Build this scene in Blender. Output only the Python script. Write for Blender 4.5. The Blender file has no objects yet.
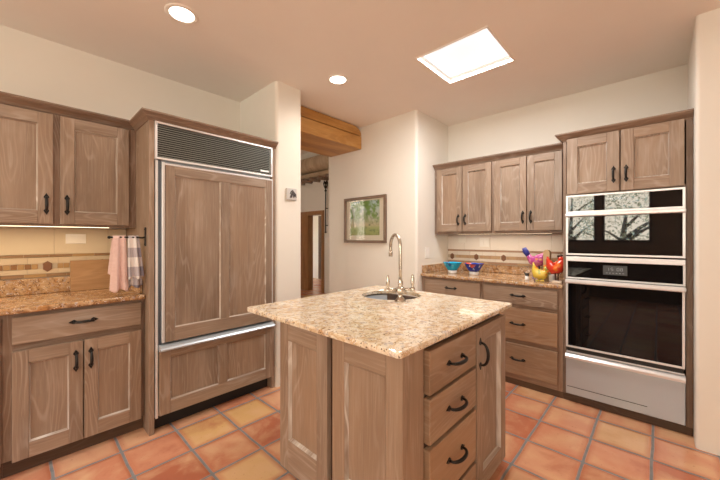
import bpy, bmesh, math, random
from mathutils import Vector, Matrix
random.seed(7)
R = math.radians
SC = bpy.context.scene
COL = SC.collection

# ------------------------------------------------------------------ camera
cam_d = bpy.data.cameras.new('camera')
cam = bpy.data.objects.new('camera', cam_d)
COL.objects.link(cam)
cam.location = (0, 0, 1.30)
cam.rotation_euler = (R(90), 0, R(43.02 - 90))
cam_d.sensor_width = 36
cam_d.lens = 320.6 * 36 / 720
cam_d.shift_y = -1.43 / 720
cam_d.clip_start = 0.02
SC.camera = cam

# ------------------------------------------------------------------ world, exposure
SC.view_settings.view_transform = 'Standard'
SC.view_settings.look = 'None'
SC.view_settings.exposure = 0.13
SC.view_settings.gamma = 1.0
SC.view_settings.use_curve_mapping = False
try:
    SC.cycles.max_bounces = 10
    SC.cycles.diffuse_bounces = 6
    SC.cycles.glossy_bounces = 4
    SC.cycles.transparent_max_bounces = 12
    SC.cycles.caustics_reflective = False
    SC.cycles.caustics_refractive = False
    SC.cycles.sample_clamp_indirect = 6
    SC.cycles.use_denoising = True
except Exception:
    pass
W = bpy.data.worlds.new('world')
SC.world = W
W.use_nodes = True
wn = W.node_tree
bg = wn.nodes['Background']
tc = wn.nodes.new('ShaderNodeTexCoord')
sx = wn.nodes.new('ShaderNodeSeparateXYZ')
wr = wn.nodes.new('ShaderNodeValToRGB')
wn.links.new(tc.outputs['Generated'], sx.inputs[0])
wn.links.new(sx.outputs['Z'], wr.inputs[0])
wn.links.new(wr.outputs[0], bg.inputs[0])
e = wr.color_ramp.elements
e[0].position = 0.46; e[0].color = (0.42, 0.37, 0.30, 1)
e[1].position = 0.50; e[1].color = (0.70, 0.86, 1.0, 1)
e2 = wr.color_ramp.elements.new(1.0); e2.color = (0.54, 0.77, 1.0, 1)
WORLD_STRENGTH = 15.5
bg.inputs[1].default_value = WORLD_STRENGTH

CANS = 17.0           # recessed lamps, W each
UNDER = 1.1           # under-cabinet strips
SKY = 30.0            # daylight from the skylight


def area(name, loc, rot, sx_, sy_, power, color, spread=180):
    l = bpy.data.lights.new(name, 'AREA')
    l.shape = 'RECTANGLE'; l.size = sx_; l.size_y = sy_; l.energy = power; l.color = color
    l.spread = R(spread)
    o = bpy.data.objects.new(name, l); COL.objects.link(o)
    o.location = loc; o.rotation_euler = rot
    return o


# daylight through the windows behind the camera (wall x = -2.8), shining to +X
WINS = [(1.02, 2.95), (0.10, 0.93), (-2.85, -0.30)]  # third one is unseen, added for more daylight
WZ0, WZ1 = 1.22, 2.58
for (a, b) in WINS:      # portals: they only guide the sky's own light in through the panes
    area('window_daylight', (-2.83, (a + b) / 2, (WZ0 + WZ1) / 2), (0, R(-90), 0), WZ1 - WZ0, b - a, 1, (1, 1, 1)).data.cycles.is_portal = True
area('added_window_daylight', (-1.935, -3.02, 1.375), (R(90), 0, 0), 1.13, 2.15, 1, (1, 1, 1)).data.cycles.is_portal = True  # portal of the unseen window added in the front wall
area('hall_window_daylight', (.47, 5.5, 1.7), (0, R(-90), 0), 1.6, 1.4, 1, (1, 1, 1)).data.cycles.is_portal = True
area('skylight_daylight', (2.356, 1.088, 2.70), (0, 0, 0), 0.5, 0.5, SKY, (1.0, 0.98, 0.95))
area('corridor_fill_light', (5.9, 7.1, 2.35), (0, 0, 0), 0.8, 0.8, 6, (1.0, 0.85, 0.65))  # unseen lamp added to light the closed corridor

# ------------------------------------------------------------------ mesh builder


class MB:
    def __init__(self):
        self.bm = bmesh.new()
        self.uv = self.bm.loops.layers.uv.new('uv')

    def _merge(self, tb, mat=0, smooth=False, g=None):
        """copy temp bmesh in, uv'd along grain axis g"""
        tb.normal_update()
        off = (random.uniform(0, 40), random.uniform(0, 40))
        vm = {}
        for v in tb.verts:
            vm[v] = self.bm.verts.new(v.co)
        gi = {'x': 0, 'y': 1, 'z': 2, None: 2}[g]
        for f in tb.faces:
            try:
                nf = self.bm.faces.new([vm[v] for v in f.verts])
            except ValueError:
                continue
            nf.material_index = mat if f.material_index == 0 else f.material_index
            nf.smooth = smooth
            n = f.normal
            ax = max(range(3), key=lambda i: abs(n[i]))
            for l, l0 in zip(nf.loops, f.loops):
                c = l0.vert.co
                if ax == gi:
                    o = [i for i in range(3) if i != gi]
                    u_, v_ = c[o[0]] * .3, c[o[1]]
                else:
                    o = [i for i in range(3) if i not in (gi, ax)][0]
                    u_, v_ = c[gi], c[o] + .37 * c[ax]
                l[self.uv].uv = (u_ + off[0], v_ + off[1])
        tb.free()

    def box(self, x0, x1, y0, y1, z0, z1, g='z', bev=0.0, mat=0, seg=2):
        tb = bmesh.new()
        bmesh.ops.create_cube(tb, size=1)
        for v in tb.verts:
            v.co = Vector(((x0 + x1) / 2 + v.co.x * (x1 - x0), (y0 + y1) / 2 + v.co.y * (y1 - y0), (z0 + z1) / 2 + v.co.z * (z1 - z0)))
        if bev:
            bmesh.ops.bevel(tb, geom=list(tb.edges), offset=bev, segments=seg, affect='EDGES', profile=.5)
        self._merge(tb, mat, False, g)
        return self

    def raw(self, verts, faces, mat=0, smooth=False, g='z', fix=True):
        tb = bmesh.new()
        vs = [tb.verts.new(v) for v in verts]
        for f in faces:
            try:
                tb.faces.new([vs[i] for i in f])
            except ValueError:
                pass
        if fix:
            bmesh.ops.recalc_face_normals(tb, faces=list(tb.faces))
        self._merge(tb, mat, smooth, g)
        return self

    def prism(self, poly, z0, z1, mat=0, g='z', smooth=False):
        n = len(poly)
        vs = [(x, y, z0) for x, y in poly] + [(x, y, z1) for x, y in poly]
        fs = [tuple(range(n)), tuple(range(n, 2 * n))] + [(i, (i + 1) % n, n + (i + 1) % n, n + i) for i in range(n)]
        return self.raw(vs, fs, mat, smooth, g)

    def prism_axis(self, pts, ax, a0, a1, mat=0, g='z', smooth=False):
        """pts in the two other axes (in order), extruded along axis ax"""
        def mk(p, a):
            c = list(p); c.insert(ax, a); return tuple(c)
        n = len(pts)
        vs = [mk(p, a0) for p in pts] + [mk(p, a1) for p in pts]
        fs = [tuple(range(n)), tuple(range(n, 2 * n))] + [(i, (i + 1) % n, n + (i + 1) % n, n + i) for i in range(n)]
        return self.raw(vs, fs, mat, smooth, g)

    def lathe(self, prof, c, n=32, axis='z', mat=0, smooth=True, rot=None):
        """prof: list of (r, h) along the axis, from point c"""
        vs, fs = [], []
        rings = []
        for r, h in prof:
            if r < 1e-6:
                rings.append([len(vs)]); vs.append((0, 0, h))
            else:
                rings.append(list(range(len(vs), len(vs) + n)))
                vs += [(r * math.cos(2 * math.pi * k / n), r * math.sin(2 * math.pi * k / n), h) for k in range(n)]
        for a, b in zip(rings, rings[1:]):
            for k in range(n):
                k2 = (k + 1) % n
                if len(a) == 1 and len(b) == 1: continue
                if len(a) == 1: fs.append((a[0], b[k], b[k2]))
                elif len(b) == 1: fs.append((a[k], a[k2], b[0]))
                else: fs.append((a[k], a[k2], b[k2], b[k]))
        M = Matrix.Identity(3)
        if axis == 'x': M = Matrix.Rotation(R(90), 3, 'Y')
        if axis == 'y': M = Matrix.Rotation(R(-90), 3, 'X')
        if rot is not None: M = rot
        c = Vector(c)
        return self.raw([tuple(M @ Vector(v) + c) for v in vs], fs, mat, smooth)

    def tube(self, pts, rad, n=10, mat=0, cap=True, flat=1.0):
        """loft of circles along pts; rad a number or a list; flat squashes across"""
        pts = [Vector(p) for p in pts]
        if not isinstance(rad, (list, tuple)): rad = [rad] * len(pts)
        vs, fs = [], []
        up = Vector((0, 0, 1))
        prevx = None
        for i, p in enumerate(pts):
            t = (pts[min(i + 1, len(pts) - 1)] - pts[max(i - 1, 0)]).normalized()
            if prevx is None:
                a = up if abs(t.dot(up)) < .9 else Vector((1, 0, 0))
                x = t.cross(a).normalized()
            else:
                x = (prevx - t * prevx.dot(t)).normalized()
            y = t.cross(x)
            prevx = x
            for k in range(n):
                th = 2 * math.pi * k / n
                vs.append(tuple(p + x * math.cos(th) * rad[i] * flat + y * math.sin(th) * rad[i]))
        for i in range(len(pts) - 1):
            for k in range(n):
                k2 = (k + 1) % n
                fs.append((i * n + k, i * n + k2, (i + 1) * n + k2, (i + 1) * n + k))
        if cap:
            fs.append(tuple(range(n)))
            fs.append(tuple(range((len(pts) - 1) * n, len(pts) * n)))
        return self.raw(vs, fs, mat, True)

    def ball(self, c, r, mat=0, s=(1, 1, 1), n=3):
        tb = bmesh.new()
        bmesh.ops.create_icosphere(tb, subdivisions=n, radius=r)
        for v in tb.verts:
            v.co = Vector((v.co.x * s[0] + c[0], v.co.y * s[1] + c[1], v.co.z * s[2] + c[2]))
        self._merge(tb, mat, True, 'z')
        return self

    def sweep(self, prof, path, mat=0, closed_ends=True):
        """prof: (n, z) outline; path: list of (x, y, nx, ny) with per-vertex miter offset direction"""
        vs, fs = [], []
        m = len(prof)
        for (x, y, nx, ny) in path:
            vs += [(x + nx * n, y + ny * n, z) for n, z in prof]
        for i in range(len(path) - 1):
            for k in range(m):
                k2 = (k + 1) % m
                fs.append((i * m + k, i * m + k2, (i + 1) * m + k2, (i + 1) * m + k))
        fs.append(tuple(range(m))); fs.append(tuple(range((len(path) - 1) * m, len(path) * m)))
        # grain follows the longest run
        dx = sum(abs(path[i + 1][0] - path[i][0]) for i in range(len(path) - 1))
        dy = sum(abs(path[i + 1][1] - path[i][1]) for i in range(len(path) - 1))
        return self.raw(vs, fs, mat, False, 'x' if dx > dy else 'y')


def world_loc(o):
    v = Vector((0, 0, 0))
    while o is not None:
        v += Vector(o.location); o = o.parent
    return v


def part(name, mb, mats, parent=None, label=None, kind=None):
    """link the builder as ONE mesh object; world coordinates in, local out"""
    if not isinstance(mats, (list, tuple)): mats = [mats]
    me = bpy.data.meshes.new(name)
    bm = mb.bm
    off = Vector((0, 0, 0))
    if parent is not None:
        off = world_loc(parent)
    else:
        if len(bm.verts):
            xs = [v.co.x for v in bm.verts]; ys = [v.co.y for v in bm.verts]; zs = [v.co.z for v in bm.verts]
            off = Vector(((min(xs) + max(xs)) / 2, (min(ys) + max(ys)) / 2, min(zs)))
    for v in bm.verts: v.co -= off
    bm.to_mesh(me); bm.free()
    for m in mats: me.materials.append(m)
    o = bpy.data.objects.new(name, me); COL.objects.link(o)
    if parent is not None: o.parent = parent
    else: o.location = off
    if label: o['label'] = label
    if kind: o['kind'] = kind
    return o


def struct(name, mb, mats):
    """setting: origin kept at the world origin so object coordinates are room coordinates"""
    me = bpy.data.meshes.new(name)
    mb.bm.to_mesh(me); mb.bm.free()
    for m in (mats if isinstance(mats, (list, tuple)) else [mats]): me.materials.append(m)
    o = bpy.data.objects.new(name, me); COL.objects.link(o)
    o['kind'] = 'structure'
    return o


def thing(name, label, cat, loc, group=None):
    o = bpy.data.objects.new(name, None); COL.objects.link(o)
    o.location = loc; o.empty_display_size = .05
    return tag(o, label, cat, group)


def tag(o, label, cat, group=None):
    o['label'] = label; o['category'] = cat
    if group: o['group'] = group
    return o


# ------------------------------------------------------------------ materials
def mat_new(name):
    m = bpy.data.materials.new(name); m.use_nodes = True
    nt = m.node_tree
    return m, nt, nt.nodes['Principled BSDF']


def nd(nt, typ, **kw):
    n = nt.nodes.new(typ)
    for k, v in kw.items(): setattr(n, k, v)
    return n


def simple(name, col, rough=.5, metal=0.0, spec=None, emit=None, es=0):
    m, nt, b = mat_new(name)
    b.inputs['Base Color'].default_value = (*col, 1)
    b.inputs['Roughness'].default_value = rough
    b.inputs['Metallic'].default_value = metal
    if spec is not None: b.inputs['Specular IOR Level'].default_value = spec
    if emit:
        b.inputs['Emission Color'].default_value = (*emit, 1)
        b.inputs['Emission Strength'].default_value = es
    return m


def math_n(nt, op, a, b=None, c=None):
    n = nt.nodes.new('ShaderNodeMath'); n.operation = op
    for i, v in enumerate((a, b, c)):
        if v is None: continue
        if isinstance(v, (int, float)): n.inputs[i].default_value = v
        else: nt.links.new(v, n.inputs[i])
    return n.outputs[0]


def ramp(nt, fac, stops):
    n = nt.nodes.new('ShaderNodeValToRGB')
    el = n.color_ramp.elements
    while len(el) < len(stops): el.new(.5)
    for e_, (p, c) in zip(el, stops):
        e_.position = p; e_.color = (*c, 1) if len(c) == 3 else c
    nt.links.new(fac, n.inputs[0])
    return n.outputs[0]


def mixc(nt, fac, a, b, mode='MIX'):
    n = nt.nodes.new('ShaderNodeMix'); n.data_type = 'RGBA'; n.blend_type = mode
    for s, v in ((n.inputs[0], fac), (n.inputs[6], a), (n.inputs[7], b)):
        if isinstance(v, (int, float)): s.default_value = v
        elif isinstance(v, tuple): s.default_value = (*v, 1)
        else: nt.links.new(v, s)
    return n.outputs[2]


def noise(nt, vec, scale, detail=3, rough=.55, dist=0.0):
    n = nt.nodes.new('ShaderNodeTexNoise')
    n.inputs['Scale'].default_value = scale; n.inputs['Detail'].default_value = detail
    n.inputs['Roughness'].default_value = rough; n.inputs['Distortion'].default_value = dist
    if vec is not None: nt.links.new(vec, n.inputs['Vector'])
    return n.outputs['Fac']


def uvmap(nt, su, sv):
    t = nt.nodes.new('ShaderNodeTexCoord')
    m = nt.nodes.new('ShaderNodeMapping'); m.inputs['Scale'].default_value = (su, sv, 1)
    nt.links.new(t.outputs['UV'], m.inputs[0])
    return m.outputs[0]


def bump(nt, b, h, s=.2, d=.002):
    n = nt.nodes.new('ShaderNodeBump'); n.inputs['Strength'].default_value = s; n.inputs['Distance'].default_value = d
    nt.links.new(h, n.inputs['Height']); nt.links.new(n.outputs[0], b.inputs['Normal'])


def wood_mat(name, dark, mid, light, lime=(.62, .55, .49), lime_amt=.22, rough=.45, rings=True, warm=None):
    """UV u runs along the grain. Boards drift between a greyed and a warm tone; lime sits in the grain."""
    m, nt, b = mat_new(name)
    big = noise(nt, uvmap(nt, 1.3, 6.0), 1.0, 4, .55, .4)
    fine = noise(nt, uvmap(nt, 3.5, 120), 1.0, 4, .6, .3)
    med = noise(nt, uvmap(nt, 1.8, 26), 1.0, 5, .65, .8)
    col = ramp(nt, big, [(.30, dark), (.5, mid), (.72, light)])
    if warm:
        oi = nt.nodes.new('ShaderNodeObjectInfo')
        wv = math_n(nt, 'ADD', math_n(nt, 'MULTIPLY', oi.outputs['Random'], .35), math_n(nt, 'MULTIPLY', noise(nt, uvmap(nt, .8, 2.2), 1.0, 2), .9))
        col = mixc(nt, ramp(nt, wv, [(.42, (0,) * 3), (.90, (.6,) * 3)]), col, warm)
    col = mixc(nt, ramp(nt, med, [(.32, (.40,) * 3), (.50, (0,) * 3)]), col, dark)
    if rings:
        gate = ramp(nt, noise(nt, uvmap(nt, 1.4, 4.5), 1.0, 2), [(.42, (0,) * 3), (.60, (1,) * 3)])
        sn = math_n(nt, 'SINE', math_n(nt, 'MULTIPLY', noise(nt, uvmap(nt, 1.1, 6.5), 1.0, 2, .4, .2), 95.0))
        rl = math_n(nt, 'MULTIPLY', ramp(nt, sn, [(.55, (0,) * 3), (.98, (lime_amt * .8,) * 3)]), gate)
        col = mixc(nt, rl, col, lime)
        rd = math_n(nt, 'MULTIPLY', ramp(nt, sn, [(-.0, (.16,) * 3), (.35, (0,) * 3)]), gate)
        col = mixc(nt, rd, col, dark)
    streak = ramp(nt, fine, [(.52, (0,) * 3), (.70, (lime_amt * .8,) * 3)])
    col = mixc(nt, streak, col, lime)
    haze = ramp(nt, noise(nt, uvmap(nt, 2.2, 9), 1.0, 3, .6), [(.56, (0,) * 3), (.78, (lime_amt,) * 3)])
    col = mixc(nt, haze, col, lime)
    nt.links.new(col, b.inputs['Base Color'])
    b.inputs['Roughness'].default_value = rough
    bump(nt, b, fine, .12, .001)
    return m


WOOD = wood_mat('pickled_wood', (.190, .130, .091), (.268, .190, .136), (.345, .256, .190), warm=(.345, .218, .135))
WARMW = wood_mat('warm_pickled_wood', (.20, .122, .074), (.285, .180, .110), (.35, .238, .155), lime_amt=.14, warm=(.37, .215, .115))
LIME = wood_mat('limed_wood', (.22, .15, .11), (.40, .32, .26), (.66, .60, .54), (.82, .79, .75), .7)
EDGE = wood_mat('dark_wood', (.055, .030, .018), (.085, .047, .028), (.12, .07, .042), lime_amt=.05)
FRAME = wood_mat('frame_wood', (.145, .092, .062), (.215, .145, .102), (.275, .198, .146), lime_amt=.2, warm=(.30, .172, .105))
BEAM = wood_mat('golden_beam_wood', (.30, .13, .03), (.50, .25, .065), (.62, .35, .11), (.66, .42, .18), .22, .4)
DOORW = wood_mat('honey_door_wood', (.22, .10, .035), (.32, .155, .055), (.40, .21, .085), (.5, .3, .15), .1)
VIGA = wood_mat('pale_viga_wood', (.33, .24, .15), (.45, .34, .22), (.55, .43, .30), (.7, .6, .45), .2)
BOARDW = wood_mat('cutting_board_wood', (.26, .135, .06), (.38, .215, .10), (.47, .28, .145), (.6, .4, .22), .15)
TANW = wood_mat('tan_block_wood', (.36, .22, .10), (.50, .33, .16), (.60, .42, .24), lime_amt=.1)
FRAMEP = wood_mat('picture_frame_wood', (.12, .07, .045), (.18, .11, .07), (.25, .16, .11), lime_amt=.1)


def plaster(name, col):
    m, nt, b = mat_new(name)
    t = nt.nodes.new('ShaderNodeTexCoord')
    n1 = noise(nt, t.outputs['Object'], 1.6, 4, .6)
    n2 = noise(nt, t.outputs['Object'], 9, 3, .5)
    c = mixc(nt, n1, tuple(x * .95 for x in col), tuple(min(1, x * 1.04) for x in col))
    nt.links.new(c, b.inputs['Base Color'])
    b.inputs['Roughness'].default_value = .75
    b.inputs['Specular IOR Level'].default_value = .25
    bump(nt, b, n2, .12, .01)
    return m


WALL = plaster('cream_plaster', (.80, .765, .70))
BACKW = plaster('darkened_plaster', (.16, .12, .09))  # wall colour darkened so its mirror image in the oven glass stays dark
CEIL = plaster('peach_plaster', (.87, .82, .765))


def granite(name, k, warm):
    m, nt, b = mat_new(name)
    t = nt.nodes.new('ShaderNodeTexCoord'); g = t.outputs['Object']
    blot = noise(nt, g, 15, 6, .65, 1.6)
    col = ramp(nt, blot, warm)
    gold = ramp(nt, noise(nt, g, 21, 4, .6, .8), [(.54, (0,) * 3), (.68, (k,) * 3)])
    col = mixc(nt, gold, col, (.50, .24, .085))
    grey = ramp(nt, noise(nt, g, 33, 3, .6, .5), [(.56, (0,) * 3), (.68, (.75,) * 3)])
    col = mixc(nt, grey, col, (.40, .36, .37))
    v = nt.nodes.new('ShaderNodeTexVoronoi'); v.inputs['Scale'].default_value = 95
    nt.links.new(g, v.inputs['Vector'])
    gate = noise(nt, g, 40, 3, .7)
    spk = math_n(nt, 'MULTIPLY', math_n(nt, 'LESS_THAN', v.outputs['Distance'], .36), math_n(nt, 'GREATER_THAN', gate, .53))
    col = mixc(nt, math_n(nt, 'MULTIPLY', spk, .85), col, (.11, .055, .035))
    v2 = nt.nodes.new('ShaderNodeTexVoronoi'); v2.inputs['Scale'].default_value = 130
    nt.links.new(g, v2.inputs['Vector'])
    spk2 = math_n(nt, 'MULTIPLY', math_n(nt, 'LESS_THAN', v2.outputs['Distance'], .33), math_n(nt, 'GREATER_THAN', noise(nt, g, 26, 2), .55))
    col = mixc(nt, math_n(nt, 'MULTIPLY', spk2, .7), col, (.93, .90, .85))
    nt.links.new(col, b.inputs['Base Color'])
    b.inputs['Roughness'].default_value = .11
    return m


GRAN = granite('golden_granite', .55, [(.28, (.46, .28, .14)), (.42, (.66, .50, .32)), (.54, (.78, .68, .53)), (.70, (.86, .80, .70))])
GRAN2 = granite('shaded_granite', .9, [(.30, (.15, .065, .03)), (.43, (.34, .185, .085)), (.55, (.50, .32, .17)), (.72, (.66, .50, .33))])  # browner copy of the golden granite; warm light and vertical shade put in colour


def saltillo():
    m, nt, b = mat_new('saltillo_tile')
    t = nt.nodes.new('ShaderNodeTexCoord')
    s = nt.nodes.new('ShaderNodeSeparateXYZ'); nt.links.new(t.outputs['Object'], s.inputs[0])
    wob = noise(nt, t.outputs['Object'], 5, 2)
    wx = math_n(nt, 'ADD', s.outputs['X'], math_n(nt, 'MULTIPLY', math_n(nt, 'SUBTRACT', wob, .5), .012))
    wy = math_n(nt, 'ADD', s.outputs['Y'], math_n(nt, 'MULTIPLY', math_n(nt, 'SUBTRACT', noise(nt, t.outputs['Object'], 4.2, 2), .5), .012))
    ux = math_n(nt, 'DIVIDE', math_n(nt, 'SUBTRACT', wx, .437 - .3018 * 20), .3018)
    uy = math_n(nt, 'DIVIDE', math_n(nt, 'SUBTRACT', wy, .326 - .2953 * 20), .2953)
    fx, fy = math_n(nt, 'FRACT', ux), math_n(nt, 'FRACT', uy)
    ix, iy = math_n(nt, 'FLOOR', ux), math_n(nt, 'FLOOR', uy)
    ex = math_n(nt, 'MINIMUM', fx, math_n(nt, 'SUBTRACT', 1.0, fx))
    ey = math_n(nt, 'MINIMUM', fy, math_n(nt, 'SUBTRACT', 1.0, fy))
    ed = math_n(nt, 'SMOOTH_MIN', ex, ey, .04)
    cmb = nt.nodes.new('ShaderNodeCombineXYZ'); nt.links.new(ix, cmb.inputs[0]); nt.links.new(iy, cmb.inputs[1])
    cmb.inputs[2].default_value = 3.3
    wn_ = nt.nodes.new('ShaderNodeTexWhiteNoise'); wn_.noise_dimensions = '3D'; nt.links.new(cmb.outputs[0], wn_.inputs[0])
    tone = ramp(nt, wn_.outputs['Value'], [(.0, (.47, .155, .085)), (.30, (.58, .225, .125)), (.55, (.65, .30, .175)), (.74, (.68, .36, .21)), (.84, (.67, .42, .20)), (1.0, (.52, .185, .10))])
    def is_tile(a_, b_):
        return math_n(nt, 'MULTIPLY', math_n(nt, 'COMPARE', ix, a_ + 20.0, .1), math_n(nt, 'COMPARE', iy, b_ + 20.0, .1))
    yel = math_n(nt, 'ADD', is_tile(2, 6), is_tile(1, 6))
    tone = mixc(nt, yel, tone, (.66, .40, .17))
    # firing marks: each tile drifts to a paler yellow patch or a redder rim
    ov = nt.nodes.new('ShaderNodeVectorMath'); ov.operation = 'ADD'
    sc = nt.nodes.new('ShaderNodeVectorMath'); sc.operation = 'SCALE'; sc.inputs[3].default_value = 9.0
    nt.links.new(wn_.outputs['Color'], sc.inputs[0]); nt.links.new(t.outputs['Object'], ov.inputs[0]); nt.links.new(sc.outputs[0], ov.inputs[1])
    patch = noise(nt, ov.outputs[0], 4.0, 4, .55, .4)
    tone = mixc(nt, ramp(nt, patch, [(.45, (0,) * 3), (.66, (.75,) * 3)]), tone, (.72, .44, .25))
    tone = mixc(nt, ramp(nt, patch, [(.28, (.55,) * 3), (.42, (0,) * 3)]), tone, (.45, .14, .08))
    rim = ramp(nt, ed, [(.03, (.62,) * 3), (.14, (0,) * 3)])
    tone = mixc(nt, rim, tone, (.50, .16, .08))
    pit = ramp(nt, noise(nt, t.outputs['Object'], 60, 2), [(.66, (0,) * 3), (.74, (.5,) * 3)])
    tone = mixc(nt, pit, tone, (.40, .15, .08))
    gw = ramp(nt, ed, [(.020, (1,) * 3), (.029, (0,) * 3)])
    gcol = mixc(nt, noise(nt, t.outputs['Object'], 18, 3), (.15, .145, .145), (.30, .295, .29))
    col = mixc(nt, gw, tone, gcol)
    nt.links.new(col, b.inputs['Base Color'])
    rg = mixc(nt, gw, (.22,) * 3, (.8,) * 3)
    rs = nt.nodes.new('ShaderNodeRGBToBW'); nt.links.new(rg, rs.inputs[0]); nt.links.new(rs.outputs[0], b.inputs['Roughness'])
    h = math_n(nt, 'ADD', ramp(nt, ed, [(.015, (0,) * 3), (.07, (1,) * 3)]), math_n(nt, 'MULTIPLY', noise(nt, t.outputs['Object'], 12, 3), .25))
    bump(nt, b, h, .5, .006)
    return m


TILE = saltillo()


STEEL = simple('brushed_steel', (.50, .56, .62), .36, .55)
TRIM = simple('satin_trim_metal', (.82, .82, .83), .32, .45)
BLUEST = simple('blue_grey_metal', (.16, .20, .25), .3, .8)
NICKEL = simple('brushed_nickel', (.62, .57, .50), .24, 1)
BASIN = simple('sink_steel', (.58, .66, .74), .30, .25)
BLACKG = simple('black_oven_glass', (.004, .004, .005), .02, 0, .45)
MIRRORG = simple('black_mirror_glass', (.004, .004, .005), .02, 0, 1.0)
MIRRORG.node_tree.nodes['Principled BSDF'].inputs['IOR'].default_value = 1.6
BLACK = simple('black_plastic', (.012, .012, .012), .5)
DISPLAY = simple('display_grey', (.06, .065, .07), .3)
DIGIT = simple('display_digits', (.3, .32, .34), .4, emit=(.6, .7, .8), es=.12)
IRON = simple('black_iron', (.018, .016, .015), .38, .4)
GRILLE = simple('dark_grille_metal', (.24, .25, .225), .45, .2)
WHITEP = simple('ivory_plastic', (.86, .82, .75), .4)
WHITEP2 = simple('white_plastic', (.85, .82, .78), .4)
LAMP = simple('lamp_lens', (1, 1, 1), .5, emit=(1, .93, .80), es=9)
STRIP = simple('strip_lens', (1, 1, 1), .5, emit=(1, .80, .52), es=2.5)
DIFF = simple('skylight_diffuser', (.3, .3, .3), .5, emit=(.97, .985, 1), es=.76)
TRIMW = simple('white_trim', (.85, .80, .74), .5)
FIELD = plaster('cream_ceramic_tile', (.66, .56, .41)); FIELD.node_tree.nodes['Principled BSDF'].inputs['Roughness'].default_value = .35
FIELD2 = plaster('pale_ceramic_tile', (.80, .74, .68)); FIELD2.node_tree.nodes['Principled BSDF'].inputs['Roughness'].default_value = .35
GROUT = simple('pale_grout', (.50, .42, .32), .8)
MOS1 = simple('tan_mosaic', (.42, .26, .11), .3)
MOS2 = simple('brown_mosaic', (.26, .13, .05), .3)
MOS3 = simple('cream_mosaic', (.60, .49, .34), .35)
LINER = simple('brown_liner_tile', (.30, .18, .09), .35)
HEX = simple('brown_medallion_glaze', (.20, .095, .05), .3)
PINK = None


def cloth(name, f):
    m, nt, b = mat_new(name)
    c = f(nt)
    nt.links.new(c, b.inputs['Base Color'])
    b.inputs['Roughness'].default_value = .9
    b.inputs['Specular IOR Level'].default_value = .1
    bump(nt, b, noise(nt, uvmap(nt, 1, 1), 500, 2), .3, .001)
    return m


def pinkcloth(nt):
    n = noise(nt, uvmap(nt, 1, 1), 60, 2)
    return mixc(nt, n, (.62, .42, .38), (.74, .56, .52))


def check(nt):
    t = nt.nodes.new('ShaderNodeTexCoord')
    s = nt.nodes.new('ShaderNodeSeparateXYZ'); nt.links.new(t.outputs['UV'], s.inputs[0])
    a = math_n(nt, 'GREATER_THAN', math_n(nt, 'FRACT', math_n(nt, 'MULTIPLY', s.outputs['X'], 8.0)), .5)
    c = math_n(nt, 'GREATER_THAN', math_n(nt, 'FRACT', math_n(nt, 'MULTIPLY', s.outputs['Y'], 8.0)), .5)
    f = math_n(nt, 'MULTIPLY', math_n(nt, 'ADD', a, c), .5)
    return ramp(nt, f, [(0, (.80, .78, .77)), (.5, (.50, .47, .51)), (1, (.27, .26, .33))])


PINK = cloth('pink_cloth', pinkcloth)
CHECK = cloth('checked_cloth', check)


def art_mat():
    m, nt, b = mat_new('watercolour_landscape')
    t = nt.nodes.new('ShaderNodeTexCoord')
    s = nt.nodes.new('ShaderNodeSeparateXYZ'); nt.links.new(t.outputs['UV'], s.inputs[0])
    g = s.outputs['Y']
    base = ramp(nt, g, [(0, (.30, .34, .12)), (.2, (.34, .40, .16)), (.3, (.52, .46, .28)), (.5, (.50, .50, .40)), (1, (.42, .58, .62))])
    n = noise(nt, t.outputs['UV'], 5, 6, .7)
    hi = math_n(nt, 'MULTIPLY', ramp(nt, n, [(.44, (0,) * 3), (.52, (1,) * 3)]), ramp(nt, g, [(.3, (0,) * 3), (.55, (1,) * 3)]))
    col = mixc(nt, hi, base, mixc(nt, noise(nt, t.outputs['UV'], 17, 4, .7), (.05, .16, .03), (.28, .42, .10)))
    n2 = ramp(nt, noise(nt, t.outputs['UV'], 11, 4, .7), [(.55, (0,) * 3), (.62, (.8,) * 3)])
    col = mixc(nt, n2, col, (.08, .13, .05))
    nt.links.new(col, b.inputs['Base Color']); b.inputs['Roughness'].default_value = .8
    return m


ART = art_mat()


def glass_mat(name, refl=1.0, tint=(1, 1, 1)):
    m = bpy.data.materials.new(name); m.use_nodes = True
    nt = m.node_tree; nt.nodes.clear()
    out = nt.nodes.new('ShaderNodeOutputMaterial')
    tr = nt.nodes.new('ShaderNodeBsdfTransparent'); tr.inputs[0].default_value = (*tint, 1)
    gl = nt.nodes.new('ShaderNodeBsdfGlossy'); gl.inputs['Roughness'].default_value = .01
    lw = nt.nodes.new('ShaderNodeLayerWeight'); lw.inputs[0].default_value = .5
    fr = math_n(nt, 'ADD', .04, math_n(nt, 'MULTIPLY', .9, math_n(nt, 'POWER', lw.outputs['Facing'], 5.0)))
    mx = nt.nodes.new('ShaderNodeMixShader')
    nt.links.new(math_n(nt, 'MULTIPLY', fr, refl), mx.inputs[0])
    nt.links.new(tr.outputs[0], mx.inputs[1]); nt.links.new(gl.outputs[0], mx.inputs[2])
    nt.links.new(mx.outputs[0], out.inputs[0])
    return m


GLASS = glass_mat('window_glass')
PGLASS = glass_mat('picture_glass', .8)


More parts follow.
